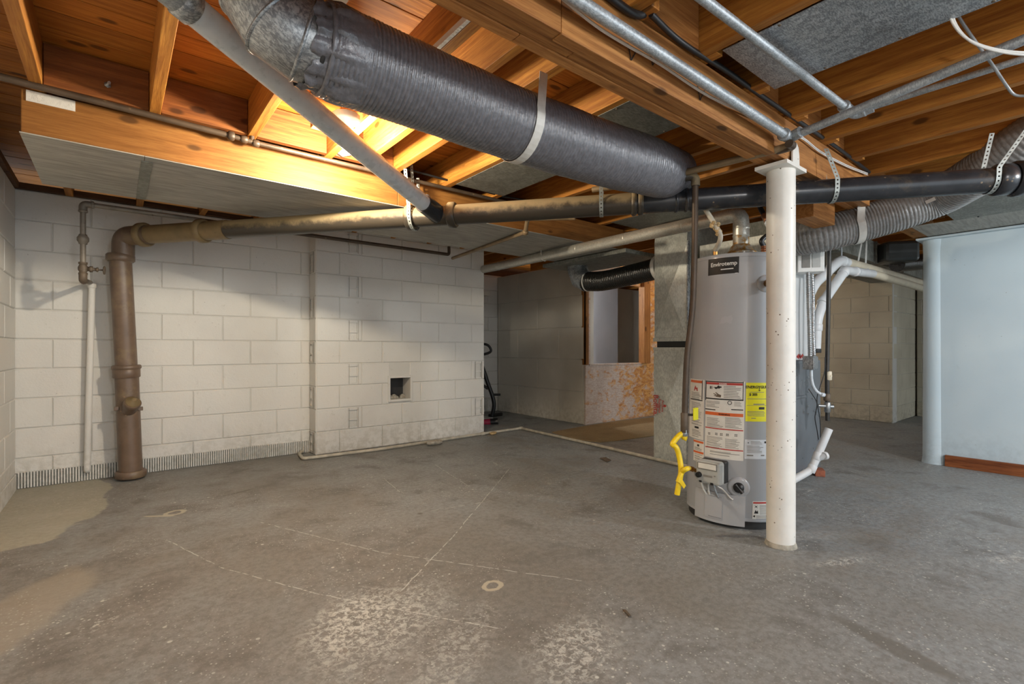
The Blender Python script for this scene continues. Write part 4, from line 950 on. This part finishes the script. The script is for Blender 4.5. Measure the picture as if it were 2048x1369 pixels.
f, z = hit(1518, 776); mb.add([hs_(f+u/HR, z+v, HR+.0022) for u, v in ((-.0012, 0), (.0012, 0), (.0012, -.012), (.006, -.012), (0, -.017), (-.006, -.012), (-.0012, -.012))], [(0, 1, 2, 3, 4, 5, 6)]); mb.build('lettering', 'ink', le)
prt(le, 'ink', [(1517, 1528, 814.5, 819.5), (1535, 1537, 795, 797)]); prt(le, 'inkgrey', [(1494, 1536, 797.6, 798.7), (1493, 1541, 811, 811.7), (1506, 1528, 808, 810), (1500, 1527, 784.4, 785.4), (1502, 1511, 836, 837.5)]+lines(1494, 1538, 823, 834, 2.8, 16), 'fine_print')
lg = label(1489, 1535, 880, 918.5, 'paper2', 'rating_plate')
prt(lg, 'inkgrey', lines(1501, 1524, 883, 888, 2.4, 17)+lines(1493, 1531, 892, 906, 2.6, 18)+[(1493, 1506, 910, 912.5), (1521, 1528, 910, 912.5), (1491, 1491.5, 884, 915)], 'fine_print'); prt(lg, 'ink', [(1495, 1497, 885, 887), (1528, 1532, 883, 887)])
lh = label(1504.5, 1540, 1003, 1042.5, 'paper', 'hazard_label')
prt(lh, 'red', [(1506, 1540, 1004.5, 1008)]); prt(lh, 'inkgrey', lines(1519, 1538, 1011, 1030, 2.8, 19)+lines(1512, 1538, 1032, 1040, 2.8, 20), 'fine_print')
mb = MB()
for (x, y, pts) in ((1512, 1014, ((-.008, .008), (0, .002), (.008, .007), (.003, 0), (.008, -.008), (0, -.002), (-.008, -.006), (-.003, 0))), (1512, 1024, ((-.010, -.009), (.010, -.009), (.008, .008), (.003, .0), (-.001, .006), (-.004, .009), (-.006, 0))), (1508, 1033, ((-.007, 0), (.004, .006), (.004, -.006)))):
    f, z = hit(x, y); mb.add([hs_(f+u/HR, z+v, HR+.0014) for u, v in pts], [tuple(range(len(pts)))])
mb.build('pictogram', 'ink', lh)
# gas control, burner access panel, drain boss
def hframe(x, y): f, z = hit(x, y); n = hf*math.cos(f)+ht*math.sin(f); return hs_(f, z), n, Vector((-n.y, n.x, 0))*(1 if Vector((-n.y, n.x, 0)).dot(ht) > 0 else -1)
p, n, t = hframe(1430, 942)
R4 = Matrix.Translation(p) @ Matrix(((t.x, -n.x, 0), (t.y, -n.y, 0), (0, 0, 1))).to_4x4()
gv = MB().box(-.066, .06, -.075, .01, -.056, .058, .012, R4).build('gas_control', 'grey_plastic', wh)
MB().box(-.060, .066, -.030, .012, -.05, .060, .008, R4).build('control_back', 'blackrubber', gv)
MB().box(-.054, .046, -.0775, -.074, .016, .050, .004, R4).build('control_window', 'inkgrey', gv)
MB().box(-.05, .042, -.0785, -.0765, .020, .046, .001, R4).build('window_print', 'paper', gv)
MB().lathe(R4 @ Vector((-.046, -.075, -.014)), -Vector((-n.x, -n.y, 0)), [(0, .0145), (.014, .0135), (.018, .011)], 20).build('dial', 'black', gv)
MB().box(-.024, .022, -.0765, -.0745, -.020, -.010, 0, R4).box(.030, .038, -.0765, -.0745, -.012, -.006, 0, R4).build('dial_print', 'inkgrey', gv)
MB().box(-.046, -.034, -.077, -.07, -.052, -.042, .001, R4).build('socket', 'black', gv)
MB().box(.012, .026, -.077, -.07, -.056, -.044, .001, R4).build('socket', 'black', gv)
f0, f1, z0, z1 = hrect(1395, 1489, 986, 1046); f0 = max(f0, -.92)
mb = MB(); hpatch(mb, f0, f1, z0, z1, HR, .015, 16); ap = mb.build('access_panel', 'heater', wh)
fa, fb = hit(1414, 1015)[0], hit(1446, 1015)[0]; mb = MB(); hpatch(mb, fa, fb, z0+.018, z1-.012, HR+.014, .004, 8); ac = mb.build('panel_rib', 'heater', ap)
mb = MB()
for zz in (z1-.020, z0+.026): hpatch(mb, fa+.08, fb-.01, zz, zz+.003, HR+.018, .002, 6)
mb.build('slot', 'heater_trim', ap)
p, n, t = hframe(1477, 975)
db = MB().lathe(p-n*.006, n, [(0, .052), (.008, .050), (.012, .040), (.013, .02)], 28).build('drain_boss', 'heater', wh)
MB().lathe(p, n, [(0, .026), (.02, .024), (.025, .018), (.03, .012)], 18).build('drain_cap', 'black', db)
a = p+n*.026; MB().tube([a-t*.016+Vector((0, 0, .016)), a, a+t*.016-Vector((0, 0, .020))], .009, 10, radii=[.008, .006, .011]).build('drain_handle', 'black', db)
for (x0, y0, x1, y1, r, mt) in ((1412, 962, 1418, 992, .005, 'white_plastic'), (1424, 962, 1423, 995, .004, 'wire_white'), (1432, 962, 1441, 1000, .0055, 'galv_pipe')):
    pa, n, t = hframe(x0, y0); pb, n2, _ = hframe(x1, y1); MB().tube([pa+n*.035, pa.lerp(pb, .5)+n*.03, pb+n*.008], r, 8).build('burner_lead', mt, wh)
pa, n, t = hframe(1434, 964); pb, n2, _ = hframe(1449, 978); pc, n3, _ = hframe(1466, 998)
MB().tube(smooth_path([pa+n*.035, pa.lerp(pb, .6)+n*.03, pb+n*.02, pc+n3*.03-(pc-pb)*.2, pc+n3*.010]), .0035, 8).build('burner_lead', 'wire_white', wh)
# relief valve
p, n, t = hframe(1531, 568)
rv = MB().lathe(p-n*.004, n, [(0, .045), (.004, .044), (.007, .03), (.008, .018)], 24).build('relief_valve_boss', 'heater', wh)
MB().lathe(p, n, [(0, .016), (.02, .016), (.022, .021), (.045, .021), (.05, .014), (.07, .014)], 12).tube([p+n*.035, p+n*.035-Vector((0, 0, .035))], .012, 12).build('relief_valve', 'brass', rv)
f0, f1, z0, z1 = hrect(1536, 1552, 524, 562); mb = MB(); hpatch(mb, f0, f1+.05, z0, z1, HR, .004, 4); mb.build('side_plate', 'white_plastic', wh)
# draft hood and water connections on top
tc = hl(HT)
dh = MB().lathe(tc+Vector((0, 0, .030)), (0, 0, 1), [(0, .082), (.006, .083), (.020, .062), (.045, .050), (.052, .043)], 32, caps=False).build('draft_hood', 'rustflue', wh)
for a in (0.6, 2.2, 3.8, 5.2): MB().box(tc.x+math.cos(a)*.078-.004, tc.x+math.cos(a)*.078+.004, tc.y+math.sin(a)*.078-.004, tc.y+math.sin(a)*.078+.004, tc.z-.002, tc.z+.034).build('hood_leg', 'galv', dh)
# ------------------------------------------------------------------ flue
fe = Vector((3.045, 4.36, 1.738)); fk = tc+Vector((0, 0, .252))
fl = thing('flue_pipe', 'galvanized vent pipe rising from the water heater and sloping away to the chimney', 'pipe', tc+Vector((0, 0, .08)))
MB().tube([tc+Vector((0, 0, .06)), tc+Vector((0, 0, .13))], .0405, 30).build('rusty_section', 'rustflue', fl)
MB().tube([tc+Vector((0, 0, .13)), fk, fk+(fe-fk).normalized()*.10], .041, 30, fillet=.07, fseg=4).build('elbow', 'flue', fl)
for k in (.13, .17): MB().ring(tc+Vector((0, 0, k)), (0, 0, 1), .0425, .006, .002, 30).build('crimp_ring', 'flue', fl)
fd = (fe-fk).normalized(); FL = (fe-fk).length
MB().tube([fk+fd*.08, fe], .040, 30).build('sloping_run', 'flue', fl)
for k in (.12, .28, .45, .62, .72, .86, .985): MB().ring(fk+fd*(FL*k), fd, .0415, .008, .002, 30).build('joint_ring', 'flue', fl)
wq = fk+fd*(FL*.60)
tag(MB().tube([wq+Vector((-.03, .0, .3)), wq+Vector((-.041, 0, .02)), wq+Vector((-.03, 0, -.03)), wq+Vector((0, 0, -.043)), wq+Vector((.03, 0, -.03)), wq+Vector((.041, 0, .02)), wq+Vector((.05, .0, .3))], .003, 6).build('hanger_wire', 'wire_white'), 'white wire loop hanging the sloping vent pipe', 'wire')
# water lines above the tank
a = tc+hf*.10-ht*.125; q0 = Vector((a.x, a.y, tc.z-.004))
s0 = 2.56
wl = thing('water_line', 'corroded white and yellow water line leaving the left of the heater top', 'pipe', q0)
P1, P2, P3 = atD(1441, 474, s0), atD(1428, 447, s0), atD(1406, 412, s0+.03)
MB().tube([q0, q0+Vector((0, 0, .05))], .0125, 14).build('brass_nipple', 'brass', wl)
MB().tube(smooth_path([q0+Vector((0, 0, .045)), P1, P2, P3]), .0125, 12).build('pipe', 'pvc_dirty', wl)
mb = MB(); random.seed(8)
for k in range(16):
    c = P2.lerp(P1, random.uniform(-.1, .8))+Vector((random.uniform(-.016, .016), random.uniform(-.016, .016), random.uniform(-.012, .012))); mb.lathe(c-Vector((0, 0, .01)), (random.uniform(-1, 1), random.uniform(-1, 1), 1), [(0, .004), (.008, .011), (.014, .010), (.02, .003)], 7)
mb.build('mineral_crust', 'chunk', wl)
a = tc+hf*.08+ht*.105; q0 = Vector((a.x, a.y, tc.z-.004))
w5 = thing('water_line', 'black hose with a blue handled valve on the right of the heater top', 'hose', q0)
V0, V1, V2, V3 = atD(1524, 480, 2.55), atD(1545, 462, 2.56), atD(1532, 436, 2.58), atD(1519, 412, 2.62)
mb = MB()
for k in range(6): mb.ring(q0+Vector((0, 0, .008+k*.009)), (0, 0, 1), .0135, .008, .003, 14)
mb.build('copper_flex', 'copper', w5)
MB().tube(smooth_path([q0+Vector((0, 0, .055)), V0+Vector((0, 0, .0)), V1, V1.lerp(V2, .5)]), .0125, 12).build('hose', 'black', w5)
MB().ring(V2, (V3-V2), .018, .05, .004, 12).build('valve', 'copper', w5)
MB().box(-.02, .02, -.012, .012, -.035, .0, .004, Matrix.Translation(V2+Vector((-.015, -.03, -.01))) @ Matrix.Rotation(.6, 4, 'Y')).build('valve_handle', 'navy', w5)
MB().box(-.02, .02, -.013, .013, -.055, -.036, .003, Matrix.Translation(V2+Vector((-.015, -.03, -.01))) @ Matrix.Rotation(.6, 4, 'Y')).build('valve_tag', 'white_plastic', w5)
MB().tube(smooth_path([V2, V3, V3+Vector((-.02, 0, .08))]), .0125, 12).build('hose', 'black', w5)
# yellow gas connector
gz = dl[-1]-Vector((0, 0, .07)); sdl = (dl[-1]-EYE).dot(Vector((FW[0], FW[1], 0)))
pa, n, t = hframe(1402, 940)
yc = thing('gas_connector', 'kinked yellow flexible gas connector beside the water heater', 'hose', atD(1360, 965, sdl))
pth = [gz+Vector((0, 0, .02)), gz-Vector((0, 0, .02)), atD(1363, 868, sdl), atD(1345, 888, sdl-.02), atD(1352, 895, sdl-.03), atD(1358, 912, sdl-.03), atD(1362, 942, sdl-.04), atD(1357, 972, sdl-.05), atD(1354, 990, sdl-.05)]
MB().tube(smooth_path(pth, 5), .0128, 12).build('hose', 'yellow', yc)
MB().tube(smooth_path([atD(1356, 965, sdl-.06), atD(1364, 945, sdl-.055), atD(1374, 938, sdl-.06), pa+n*.03-t*.05]), .012, 12).build('side_hose', 'yellow', yc)
MB().ring(gz+Vector((0, 0, .012)), (0, 0, 1), .018, .035, .003, 6).build('nut', 'galv', yc)
MB().tube([pa+n*.03-t*.06, pa+n*.035], .010, 8).ring(pa+n*.032-t*.03, t, .014, .02, .002, 6).build('brass_fitting', 'brass', yc)
MB().prism([atD(1362, 955, sdl-.07), atD(1372, 972, sdl-.07), atD(1368, 978, sdl-.07), atD(1358, 965, sdl-.07)], (0, .002, 0)).build('tag', 'yellow', yc)
# ------------------------------------------------------------------ furnace and its sheet metal
fu = thing('furnace', 'dark grey furnace cabinet with pale upper box hidden behind water heater and column', 'furnace', (3.74, 1.75, 0))
MB().box(3.46, 4.035, 1.40, 2.10, .03, .815, .006).build('lower_cabinet', 'furnace', fu)
MB().box(3.48, 4.02, 1.41, 2.09, 0, .03).build('base', 'black', fu)
MB().box(3.47, 3.885, 1.415, 2.10, .817, 1.46, .004).build('upper_cabinet', 'furnace_white', fu)
MB().box(3.50, 3.885, 1.42, 2.05, 1.462, 1.69, .004).build('plenum', 'galv_pale', fu)
dr = MB().box(3.48, 4.02, 1.394, 1.402, .06, .795, .004).build('front_panel', 'furnace', fu)
MB().box(3.50, 3.74, 1.385, 1.397, .555, .575, .004).build('panel_grip', 'furnace', dr)
mb = MB()
for (x, y) in ((1617, 755), (1617, 784), (1626, 797), (1616, 813), (1638, 823), (1617, 828), (1630, 823), (1595, 832), (1637, 881), (1628, 897), (1607, 940), (1634, 723)):
    q = atY(x, y, 1.388); mb.lathe(q, (0, -1, 0), [(0, .006), (.004, .004)], 8)
mb.build('screw', 'galv', fu)
mb = MB(); q = atY(1600, 714, 1.4125); flat_text(mb, 'Bryce', .05, (q.x, 1.4125, q.z), (1, 0, 0), (0, 0, 1)) if False else None
mb = MB()
for k in range(9): mb.box(q.x-.05+k*.013, q.x-.043+k*.013, 1.4115, 1.414, q.z-.006-(k % 3)*.004, q.z+.008+(k*7 % 5)*.003)
mb.build('red_marking', 'red', fu)
def creased(name, x, y0, y1, z0, z1, depth, mat, parent):
    """sheet metal box side with the diagonal cross-break"""
    mb = MB().box(x, depth, y0, y1, z0, z1)
    c = (x-.03, (y0+y1)/2, (z0+z1)/2); e = .0008
    mb.add([(x-e, y0, z0), (x-e, y1, z0), (x-e, y1, z1), (x-e, y0, z1), c], [(0, 1, 4), (1, 2, 4), (2, 3, 4), (3, 0, 4)])
    return mb.build(name, mat, parent)
PX, PY0, PY1 = 3.447, 2.125, 2.425
rd = thing('return_plenum', 'tall galvanized sheet metal duct with cross creases and red print left of heater', 'duct', (PX, 2.27, 0))
creased('lower_duct', PX, PY0, PY1, 0, .905, 3.98, 'galv_pale', rd)
creased('upper_duct', PX+.004, PY0-.01, PY1-.004, .955, 1.735, 3.98, 'galv_pale', rd)
MB().box(PX+.03, 3.97, PY0+.01, PY1-.01, .905, .955).build('filter_slot', 'black', rd)
MB().box(PX-.006, PX+.002, PY0-.006, PY1+.004, .955, .985, .002).build('flange', 'galv_pale', rd)
MB().box(PX-.006, PX+.002, PY0-.006, PY1+.004, .885, .907, .002).build('flange', 'galv_pale', rd)
MB().prism([(PX, PY0, 1.735), (PX, PY1-.004, 1.735), (PX+.02, PY1-.004, 1.90), (PX+.02, PY0, 1.90)], (.5, 0, 0)).build('top_transition', 'galv_pale', rd)
MB().box(PX-.003, PX+.02, PY0-.012, PY0, 0, 1.73, .001).build('drive_cleat', 'galv', rd)
mb = MB(); q = atX(1314.5, 811, PX-.010)
flat_text(mb, 'Boffita.', .062, (PX-.028, q.y, q.z), (0, 0, -1), (0, -1, 0), bold=.0012)
q = atX(1324, 812, PX); flat_text(mb, 'Residential', .026, (PX-.028, q.y+.004, q.z), (0, 0, -1), (0, -1, 0), bold=.0006)
flat_text(mb, 'Products', .026, (PX-.028, q.y-.024, q.z), (0, 0, -1), (0, -1, 0), bold=.0006)
q = atX(1333.5, 812, PX); k = [(0, .018), (.010, .004), (.010, -.008), (0, -.014), (-.010, -.008), (-.010, .004)]
mb.add([(PX-.028, q.y-v, q.z-u) for u, v in k], [tuple(range(6))]); mb.build('red_print', 'red', rd)
# trunk duct that leaves the plenum to the right and the dark box behind
tk = thing('trunk_duct', 'grey supply trunk duct running under the joists behind the white plastic pipes', 'duct', (5.5, 1.7, 1.70))
MB().box(3.9, 7.2, 1.45, 1.95, 1.695, 1.89, .004).build('trunk', 'galv_dull', tk)
for x in (4.6, 5.5, 6.4): MB().box(x, x+.03, 1.44, 1.96, 1.686, 1.895, .002).build('seam', 'galv_dull', tk)
p = atD(1792, 508, 4.55)
bx_ = thing('box_duct', 'dark grey rounded duct box in the shadows above the white plastic pipes', 'duct', p)
MB().box(-.14, .14, -.12, .12, -.085, .10, .03, Matrix.Translation(p) @ Matrix.Rotation(-.9, 4, 'Z')).build('body', 'duct_dark', bx_)
p = atD(1835, 525, 4.7)
tag(MB().tube(smooth_path([p+Vector((-.25, .1, -.03)), p, p+Vector((.3, -.12, .05))]), .075, 20).build('black_hose_duct', 'flex3'), 'black shiny duct in the dark next to the partition top', 'duct')
# control box, conduits, switch box
cbx = thing('control_box', 'small white ventilation box with two square screens beside the column', 'electrical box', atD(1620, 545, 3.3))
c = atD(1621, 522, 3.3); Rz = Matrix.Translation(c) @ Matrix.Rotation(-1.0, 4, 'Z')
MB().box(-.082, .075, -.03, .09, -.078, .078, .004, Rz).build('case', 'white_plastic', cbx)
for a_, b_, mt in ((-.058, -.008, 'inkgrey'), (.002, .052, 'grey_plastic')):
    MB().box(a_, b_, -.034, -.029, -.050, .052, .002, Rz).build('screen', mt, cbx)
c = atD(1622, 726, 3.28); sw = thing('switch_box', 'small grey metal electrical box on the furnace corner', 'electrical box', c)
MB().box(-.035, .03, -.03, .04, -.045, .045, .003, Matrix.Translation(c)).build('box', 'galv', sw)
MB().box(-.028, .026, -.034, -.030, -.038, .038, .001, Matrix.Translation(c)).build('cover', 'steelflex', sw)
def corr(path, r, name, mat, label, cat='conduit', rib=.012):
    P = smooth_path(path, 12); n = len(P); L = [0]
    for a_, b_ in zip(P, P[1:]): L.append(L[-1]+(b_-a_).length)
    Q_ = []; R_ = []; m_ = int(L[-1]/rib*4); j = 0
    for i in range(m_+1):
        u = L[-1]*i/m_
        while j < n-2 and L[j+1] < u: j += 1
        Q_.append(P[j].lerp(P[j+1], (u-L[j])/max(1e-9, L[j+1]-L[j]))); R_.append(r*(1+.09*math.sin(2*math.pi*u/rib)))
    return tag(MB().tube(Q_, r, 12, radii=R_).build(name, mat), label, cat)
corr([atD(1616, 546, 3.28), atD(1617, 600, 3.26), atD(1619, 660, 3.26), atD(1620, 712, 3.28)], .013, 'flexible_conduit', 'steelflex', 'ribbed steel flexible conduit between the white box and the grey switch box')
corr([atD(1624, 548, 3.36), atD(1626, 600, 3.34), atD(1626, 660, 3.34), atD(1628, 712, 3.34)], .012, 'flexible_conduit', 'silver', 'crumpled foil wrapped line beside the ribbed steel conduit')
tag(MB().tube(smooth_path([atD(1622, 740, 3.28), atD(1624, 765, 3.28), atD(1632, 782, 3.28), atD(1646, 791, 3.28)]), .010, 12).ring(atD(1645, 790, 3.28), (1, -.3, -.2), .014, .03, .003).build('bent_conduit', 'pvc_grey'), 'bent grey conduit under the switch box', 'conduit')
cable('furnace_wire', [atD(1617, 778, 3.28), atD(1625, 790, 3.27), atD(1634, 808, 3.27), atD(1630, 835, 3.28), atD(1634, 860, 3.28), atD(1637, 880, 3.28)], .003, 'cable_black', 'thin black wires looping down the furnace side', 'wire')
cable('furnace_wire', [atD(1650, 715, 3.3), atD(1649, 745, 3.29), atD(1640, 775, 3.28), atD(1634, 800, 3.28), atD(1640, 840, 3.28), atD(1641, 878, 3.28)], .003, 'cable_black', 'thin black wire from the black gas pipe to the furnace corner', 'wire')
bg = thing('black_gas_drop', 'vertical black gas pipe with a small brass valve right of the furnace', 'pipe', atD(1655, 846, 3.32))
g3 = 3.32
MB().tube([atD(1659, 470, g3), atD(1656, 650, g3), atD(1654, 740, g3), atD(1655, 842, g3)], .0135, 14).build('pipe', 'blackpipe', bg)
MB().ring(atD(1657, 752, g3), (0, 0, 1), .020, .06, .004, 10).tube([atD(1657, 752, g3), atD(1663, 753, g3-.02)], .008, 8).build('valve', 'pvc_cream', bg)
MB().ring(atD(1654, 795, g3), (0, 0, 1), .022, .05, .005, 8).build('union', 'rust', bg)
MB().ring(atD(1655, 815, g3), (0, 0, 1), .019, .07, .004, 12).tube([atD(1655, 814, g3), atD(1666, 814, g3)], .013, 12).tube([atD(1655, 813, g3), atD(1636, 812, g3)], .010, 12).build('tee', 'steelflex', bg)
# white plastic vent pipes
def pvc(name, pts, r, label, mat='pvc', fil=.06, hubs=()):
    root = thing(name, label, 'pipe', pts[0]); MB().tube(pts, r, 22, fillet=fil, fseg=6).build('pipe', mat, root)
    for i, h in hubs:
        a_, b_ = Vector(pts[i]), Vector(pts[i+1]); d_ = (b_-a_).normalized(); MB().ring(a_.lerp(b_, h), d_, r*1.14, .05, .003, 22).build('hub', mat, root)
    return root
p1 = [atD(1607, 612, 3.55), atD(1628, 568, 3.62), atD(1678, 522, 3.8), atD(1766, 546, 4.4)]
v1 = pvc('vent_pipe', p1, .0385, 'upper of the two white plastic vent pipes bending away right of the column', hubs=((1, .42), (2, .06)))
MB().tube([p1[3], atD(1862, 573, 5.3)], .0385, 22).build('cream_length', 'pvc_cream', v1)
MB().tube([p1[3].lerp(p1[2], .85), p1[3]], .0388, 22).build('sleeve', 'pvc_cream', v1)
p2 = [atD(1631, 702, 3.55), atD(1634, 640, 3.55), atD(1645, 606, 3.58), atD(1690, 541, 3.72), atD(1745, 548, 4.1)]
v2 = pvc('vent_pipe', p2, .033, 'lower of the two white plastic vent pipes, running down to the furnace top', hubs=((0, .75), (2, .04), (2, .95), (3, .35)))
MB().tube([p2[4], atD(1862, 582, 5.1)], .033, 22).build('cream_length', 'pvc_cream', v2)
MB().ring(p2[0], (0, 0, 1), .036, .03, .003, 20).build('rubber_coupling', 'blackrubber', v2)
q = p1[2].lerp(p1[3], .5)
for k, (x, lab) in enumerate(((1716, 'left of the two white straps hanging the vent pipes'), (1731, 'right of the two white straps hanging the vent pipes'))):
    a_ = atD(x+8-k*6, 480, 4.12); b_ = atD(x, 524+k*8, 4.08)
    tag(MB().ribbon([a_, b_, b_+Vector((-.004, -.03, -.05))], (1, -.4, 0), .018, .002).build('pipe_strap', 'strap'), lab, 'strap', 'white straps on the vent pipes')
tag(MB().tube([atD(1683, 480, 3.95), atD(1683, 520, 3.95)], .006, 8).build('hanger_rod', 'galv_pipe'), 'short grey hanger rod over the bend of the upper vent pipe', 'rod')
# white drain at the furnace foot
s3 = 3.18
d_ = [atD(1560, 975, s3-.02), atD(1622, 941, s3), atD(1636, 910, s3), atD(1658, 858, s3)]
dpv = pvc('drain_pipe', d_, .0235, 'white plastic drain pipe with an open upright stub at the furnace foot', fil=.03, hubs=((1, .1), (1, .9)))
MB().tube([atD(1634, 917, s3), atD(1652, 911, s3-.03)], .022, 18).ring(atD(1650, 912, s3-.03), (1, -.4, .1), .025, .02, .003).build('side_stub', 'pvc', dpv)
bz = atZ(1638, 951, 0)
tag(MB().box(-.05, .05, -.03, .03, 0, .045, .004, Matrix.Translation(bz) @ Matrix.Rotation(.5, 4, 'Z')).build('brick_piece', 'brickred'), 'small red brick piece on the floor at the furnace foot', 'brick')
# ------------------------------------------------------------------ soffit over the partition on the right
s2 = thing('boxed_duct', 'grey sheet metal soffit above the pale blue partition with timber end', 'duct', (4.5, .3, 1.752))
MB().box(4.42, 4.945, -1.6, .955, 1.766, 1.769).build('bottom_sheet', 'soffit', s2)
MB().box(3.78, 4.418, -1.6, .72, 1.764, 1.7665).build('bottom_sheet', 'galv_dull', s2)
MB().box(4.3, 5.1, .957, 1.01, 1.768, 1.916, .003).build('end_board', 'fascia', s2)
MB().box(4.3, 5.1, 1.012, 1.05, 1.772, 1.916, .003).build('end_board', 'fascia', s2)
MB().box(3.78, 3.815, -1.6, .72, 1.768, 1.916, .003).build('side_board', 'fascia', s2)
mb = MB()
for k in range(7):
    for x in (4.40, 3.80): mb.lathe((x, -.9+k*.25, 1.758), (0, 0, 1), [(0, .003), (.003, .006), (.006, .006)], 6)
mb.build('screw', 'black', s2)
# ------------------------------------------------------------------ things on the floor
fp_ = [atZ(x, y, .016) for x, y in ((612, 897), (598, 908), (606, 918), (760, 899), (966, 868), (1042, 857), (1180, 888), (1346, 927), (1400, 939))]
fc = thing('condensate_line', 'thin cream plastic line on the floor along the chimney foot to the heater', 'pipe', fp_[4])
MB().tube(fp_, .0135, 12, fillet=.04).build('pipe', 'pvc_dirty', fc)
for i, d__ in ((4, 0), (5, 0)): MB().ring(fp_[i], fp_[i]-fp_[i-1], .0175, .05, .003).build('coupling', 'pvc_dirty', fc)
def stone(name, px, py, sx, sy, sz, mat, label, seed):
    random.seed(seed); c = atZ(px, py, 0); bm = bmesh.new(); bmesh.ops.create_icosphere(bm, subdivisions=2, radius=1)
    for v in bm.verts: v.co = Vector((v.co.x*sx, v.co.y*sy, v.co.z*sz))*(1+random.uniform(-.14, .14))
    for v in bm.verts: v.co.z = max(-sz*.75, min(sz*.7, v.co.z))+sz*.75
    mb = MB(); bm.verts.index_update(); R_ = Matrix.Rotation(.2, 4, 'Z'); mb.add([c+R_ @ v.co for v in bm.verts], [[v.index for v in f.verts] for f in bm.faces]); bm.free()
    return tag(mb.build(name, mat), label, 'stone')
stone('concrete_chunk', 868, 890, .10, .045, .028, 'rubble', 'flat grey concrete lump lying against the floor line at the chimney foot', 2)
stone('concrete_chunk', 986, 870, .05, .03, .02, 'chunk', 'small tan rubble lump on the floor at the chimney corner', 4)
tag(MB().prism([atZ(1245, 1221, .002), atZ(1252, 1222, .002), atZ(1262, 1234, .002), atZ(1258, 1235, .002)], (0, 0, .004)).build('wood_splinter', 'rust'), 'tiny brown wood splinter lying on the open concrete floor', 'splinter')
tag(MB().prism([atZ(1200, 918, .002), atZ(1212, 916, .002), atZ(1222, 922, .002), atZ(1215, 925, .002)], (0, 0, .006)).build('dead_leaf', 'rust'), 'dead brown leaf on the floor near the cream line', 'leaf')
rg = [atZ(x, y, .001) for x, y in ((1104, 866), (1130, 861), (1172, 853.5), (1240, 843), (1345, 833), (1345, 868), (1240, 882), (1200, 886), (1150, 880))]
tag(MB().prism(rg, (0, 0, .008)).build('carpet_piece', 'carpet'), 'tan carpet remnant on the floor before the whitewashed board wall', 'carpet')
# exercise machine half hidden by the chimney
ex = thing('exercise_machine', 'black exercise machine with crimson base half hidden behind the chimney', 'exercise machine', atD(983, 836, 6.35))
e = 6.3
MB().tube(smooth_path([atD(948, 690, e), atD(966, 688.5, e), atD(977, 692, e), atD(982, 701, e), atD(978, 706, e), atD(966, 709.5, e), atD(948, 712, e)]), .017, 10).build('handlebar', 'black', ex)
MB().tube(smooth_path([atD(948, 690, e), atD(966, 738, e), atD(975, 765, e), atD(985, 793, e), atD(988, 812, e), atD(984, 833, e)]), .026, 12).build('upright', 'black', ex)
MB().tube([atD(950, 767, e), atD(966, 771, e), atD(976, 778, e)], .018, 8).build('brace', 'black', ex)
MB().tube([atD(985, 790, e), atD(1000, 790, e+.05)], .016, 10).build('foot_peg', 'blackrubber', ex)
MB().tube([atD(966, 757, e), atD(976, 757, e)], .012, 8).build('knob', 'black', ex)
MB().tube([atD(979, 832, e), atD(1003, 829, e+.15)], .024, 10).build('rear_foot', 'black', ex)
MB().tube([atD(944, 848, e-.45), atD(981, 845, e-.45)], .042, 14).build('crimson_foot', 'pinkred', ex)
MB().tube([atD(981, 845, e-.45), atD(996, 843.5, e-.45)], .043, 14).build('foot_cap', 'black', ex)
MB().box(-.25, .0, -.1, .35, .02, .05, .01, Matrix.Translation(atZ(978, 842, 0))).build('deck', 'grey_plastic', ex)
# dark ledge high in the recess
tag(MB().box(CX1+.01, 3.9, 5.30, 5.655, 1.60, 1.66, .004).build('concrete_ledge', 'block_grey'), 'shallow ledge high in the recess beside the chimney', 'ledge')
# lampholders made up for the added fill bulbs, and the far bulb's
for (q_, w_, c_, r_), lab in zip(FILL_AND_FAR_BULBS, ('added fill bulb with lampholder behind the viewer on the left', 'added fill bulb with lampholder behind the viewer on the right', 'bare bulb lampholder beyond the furnace, hidden by the water heater', 'added fill bulb with lampholder in the next room behind the board wall')):
    x_, y_ = q_[0], q_[1]
    fb = thing('ceiling_lampholder', lab, 'lamp', (x_, y_, ZJ))
    MB().box(x_-.22, x_+.22, y_-.06, y_+.06, ZJ-.022, ZJ-.001, .002).build('mounting_board', 'fascia', fb)
    MB().lathe((x_, y_, ZJ-.022), (0, 0, -1), [(0, .06), (.01, .055), (.016, .034), (.05, .03), (.055, .02)], 16).build('porcelain_base', 'porcelain', fb)
    MB().lathe((x_, y_, ZJ-.077), (0, 0, -1), [(0, .013), (.03, .015), (.06, .03), (.1, .028), (.125, .012)], 16).build('bulb', 'bulb', fb)
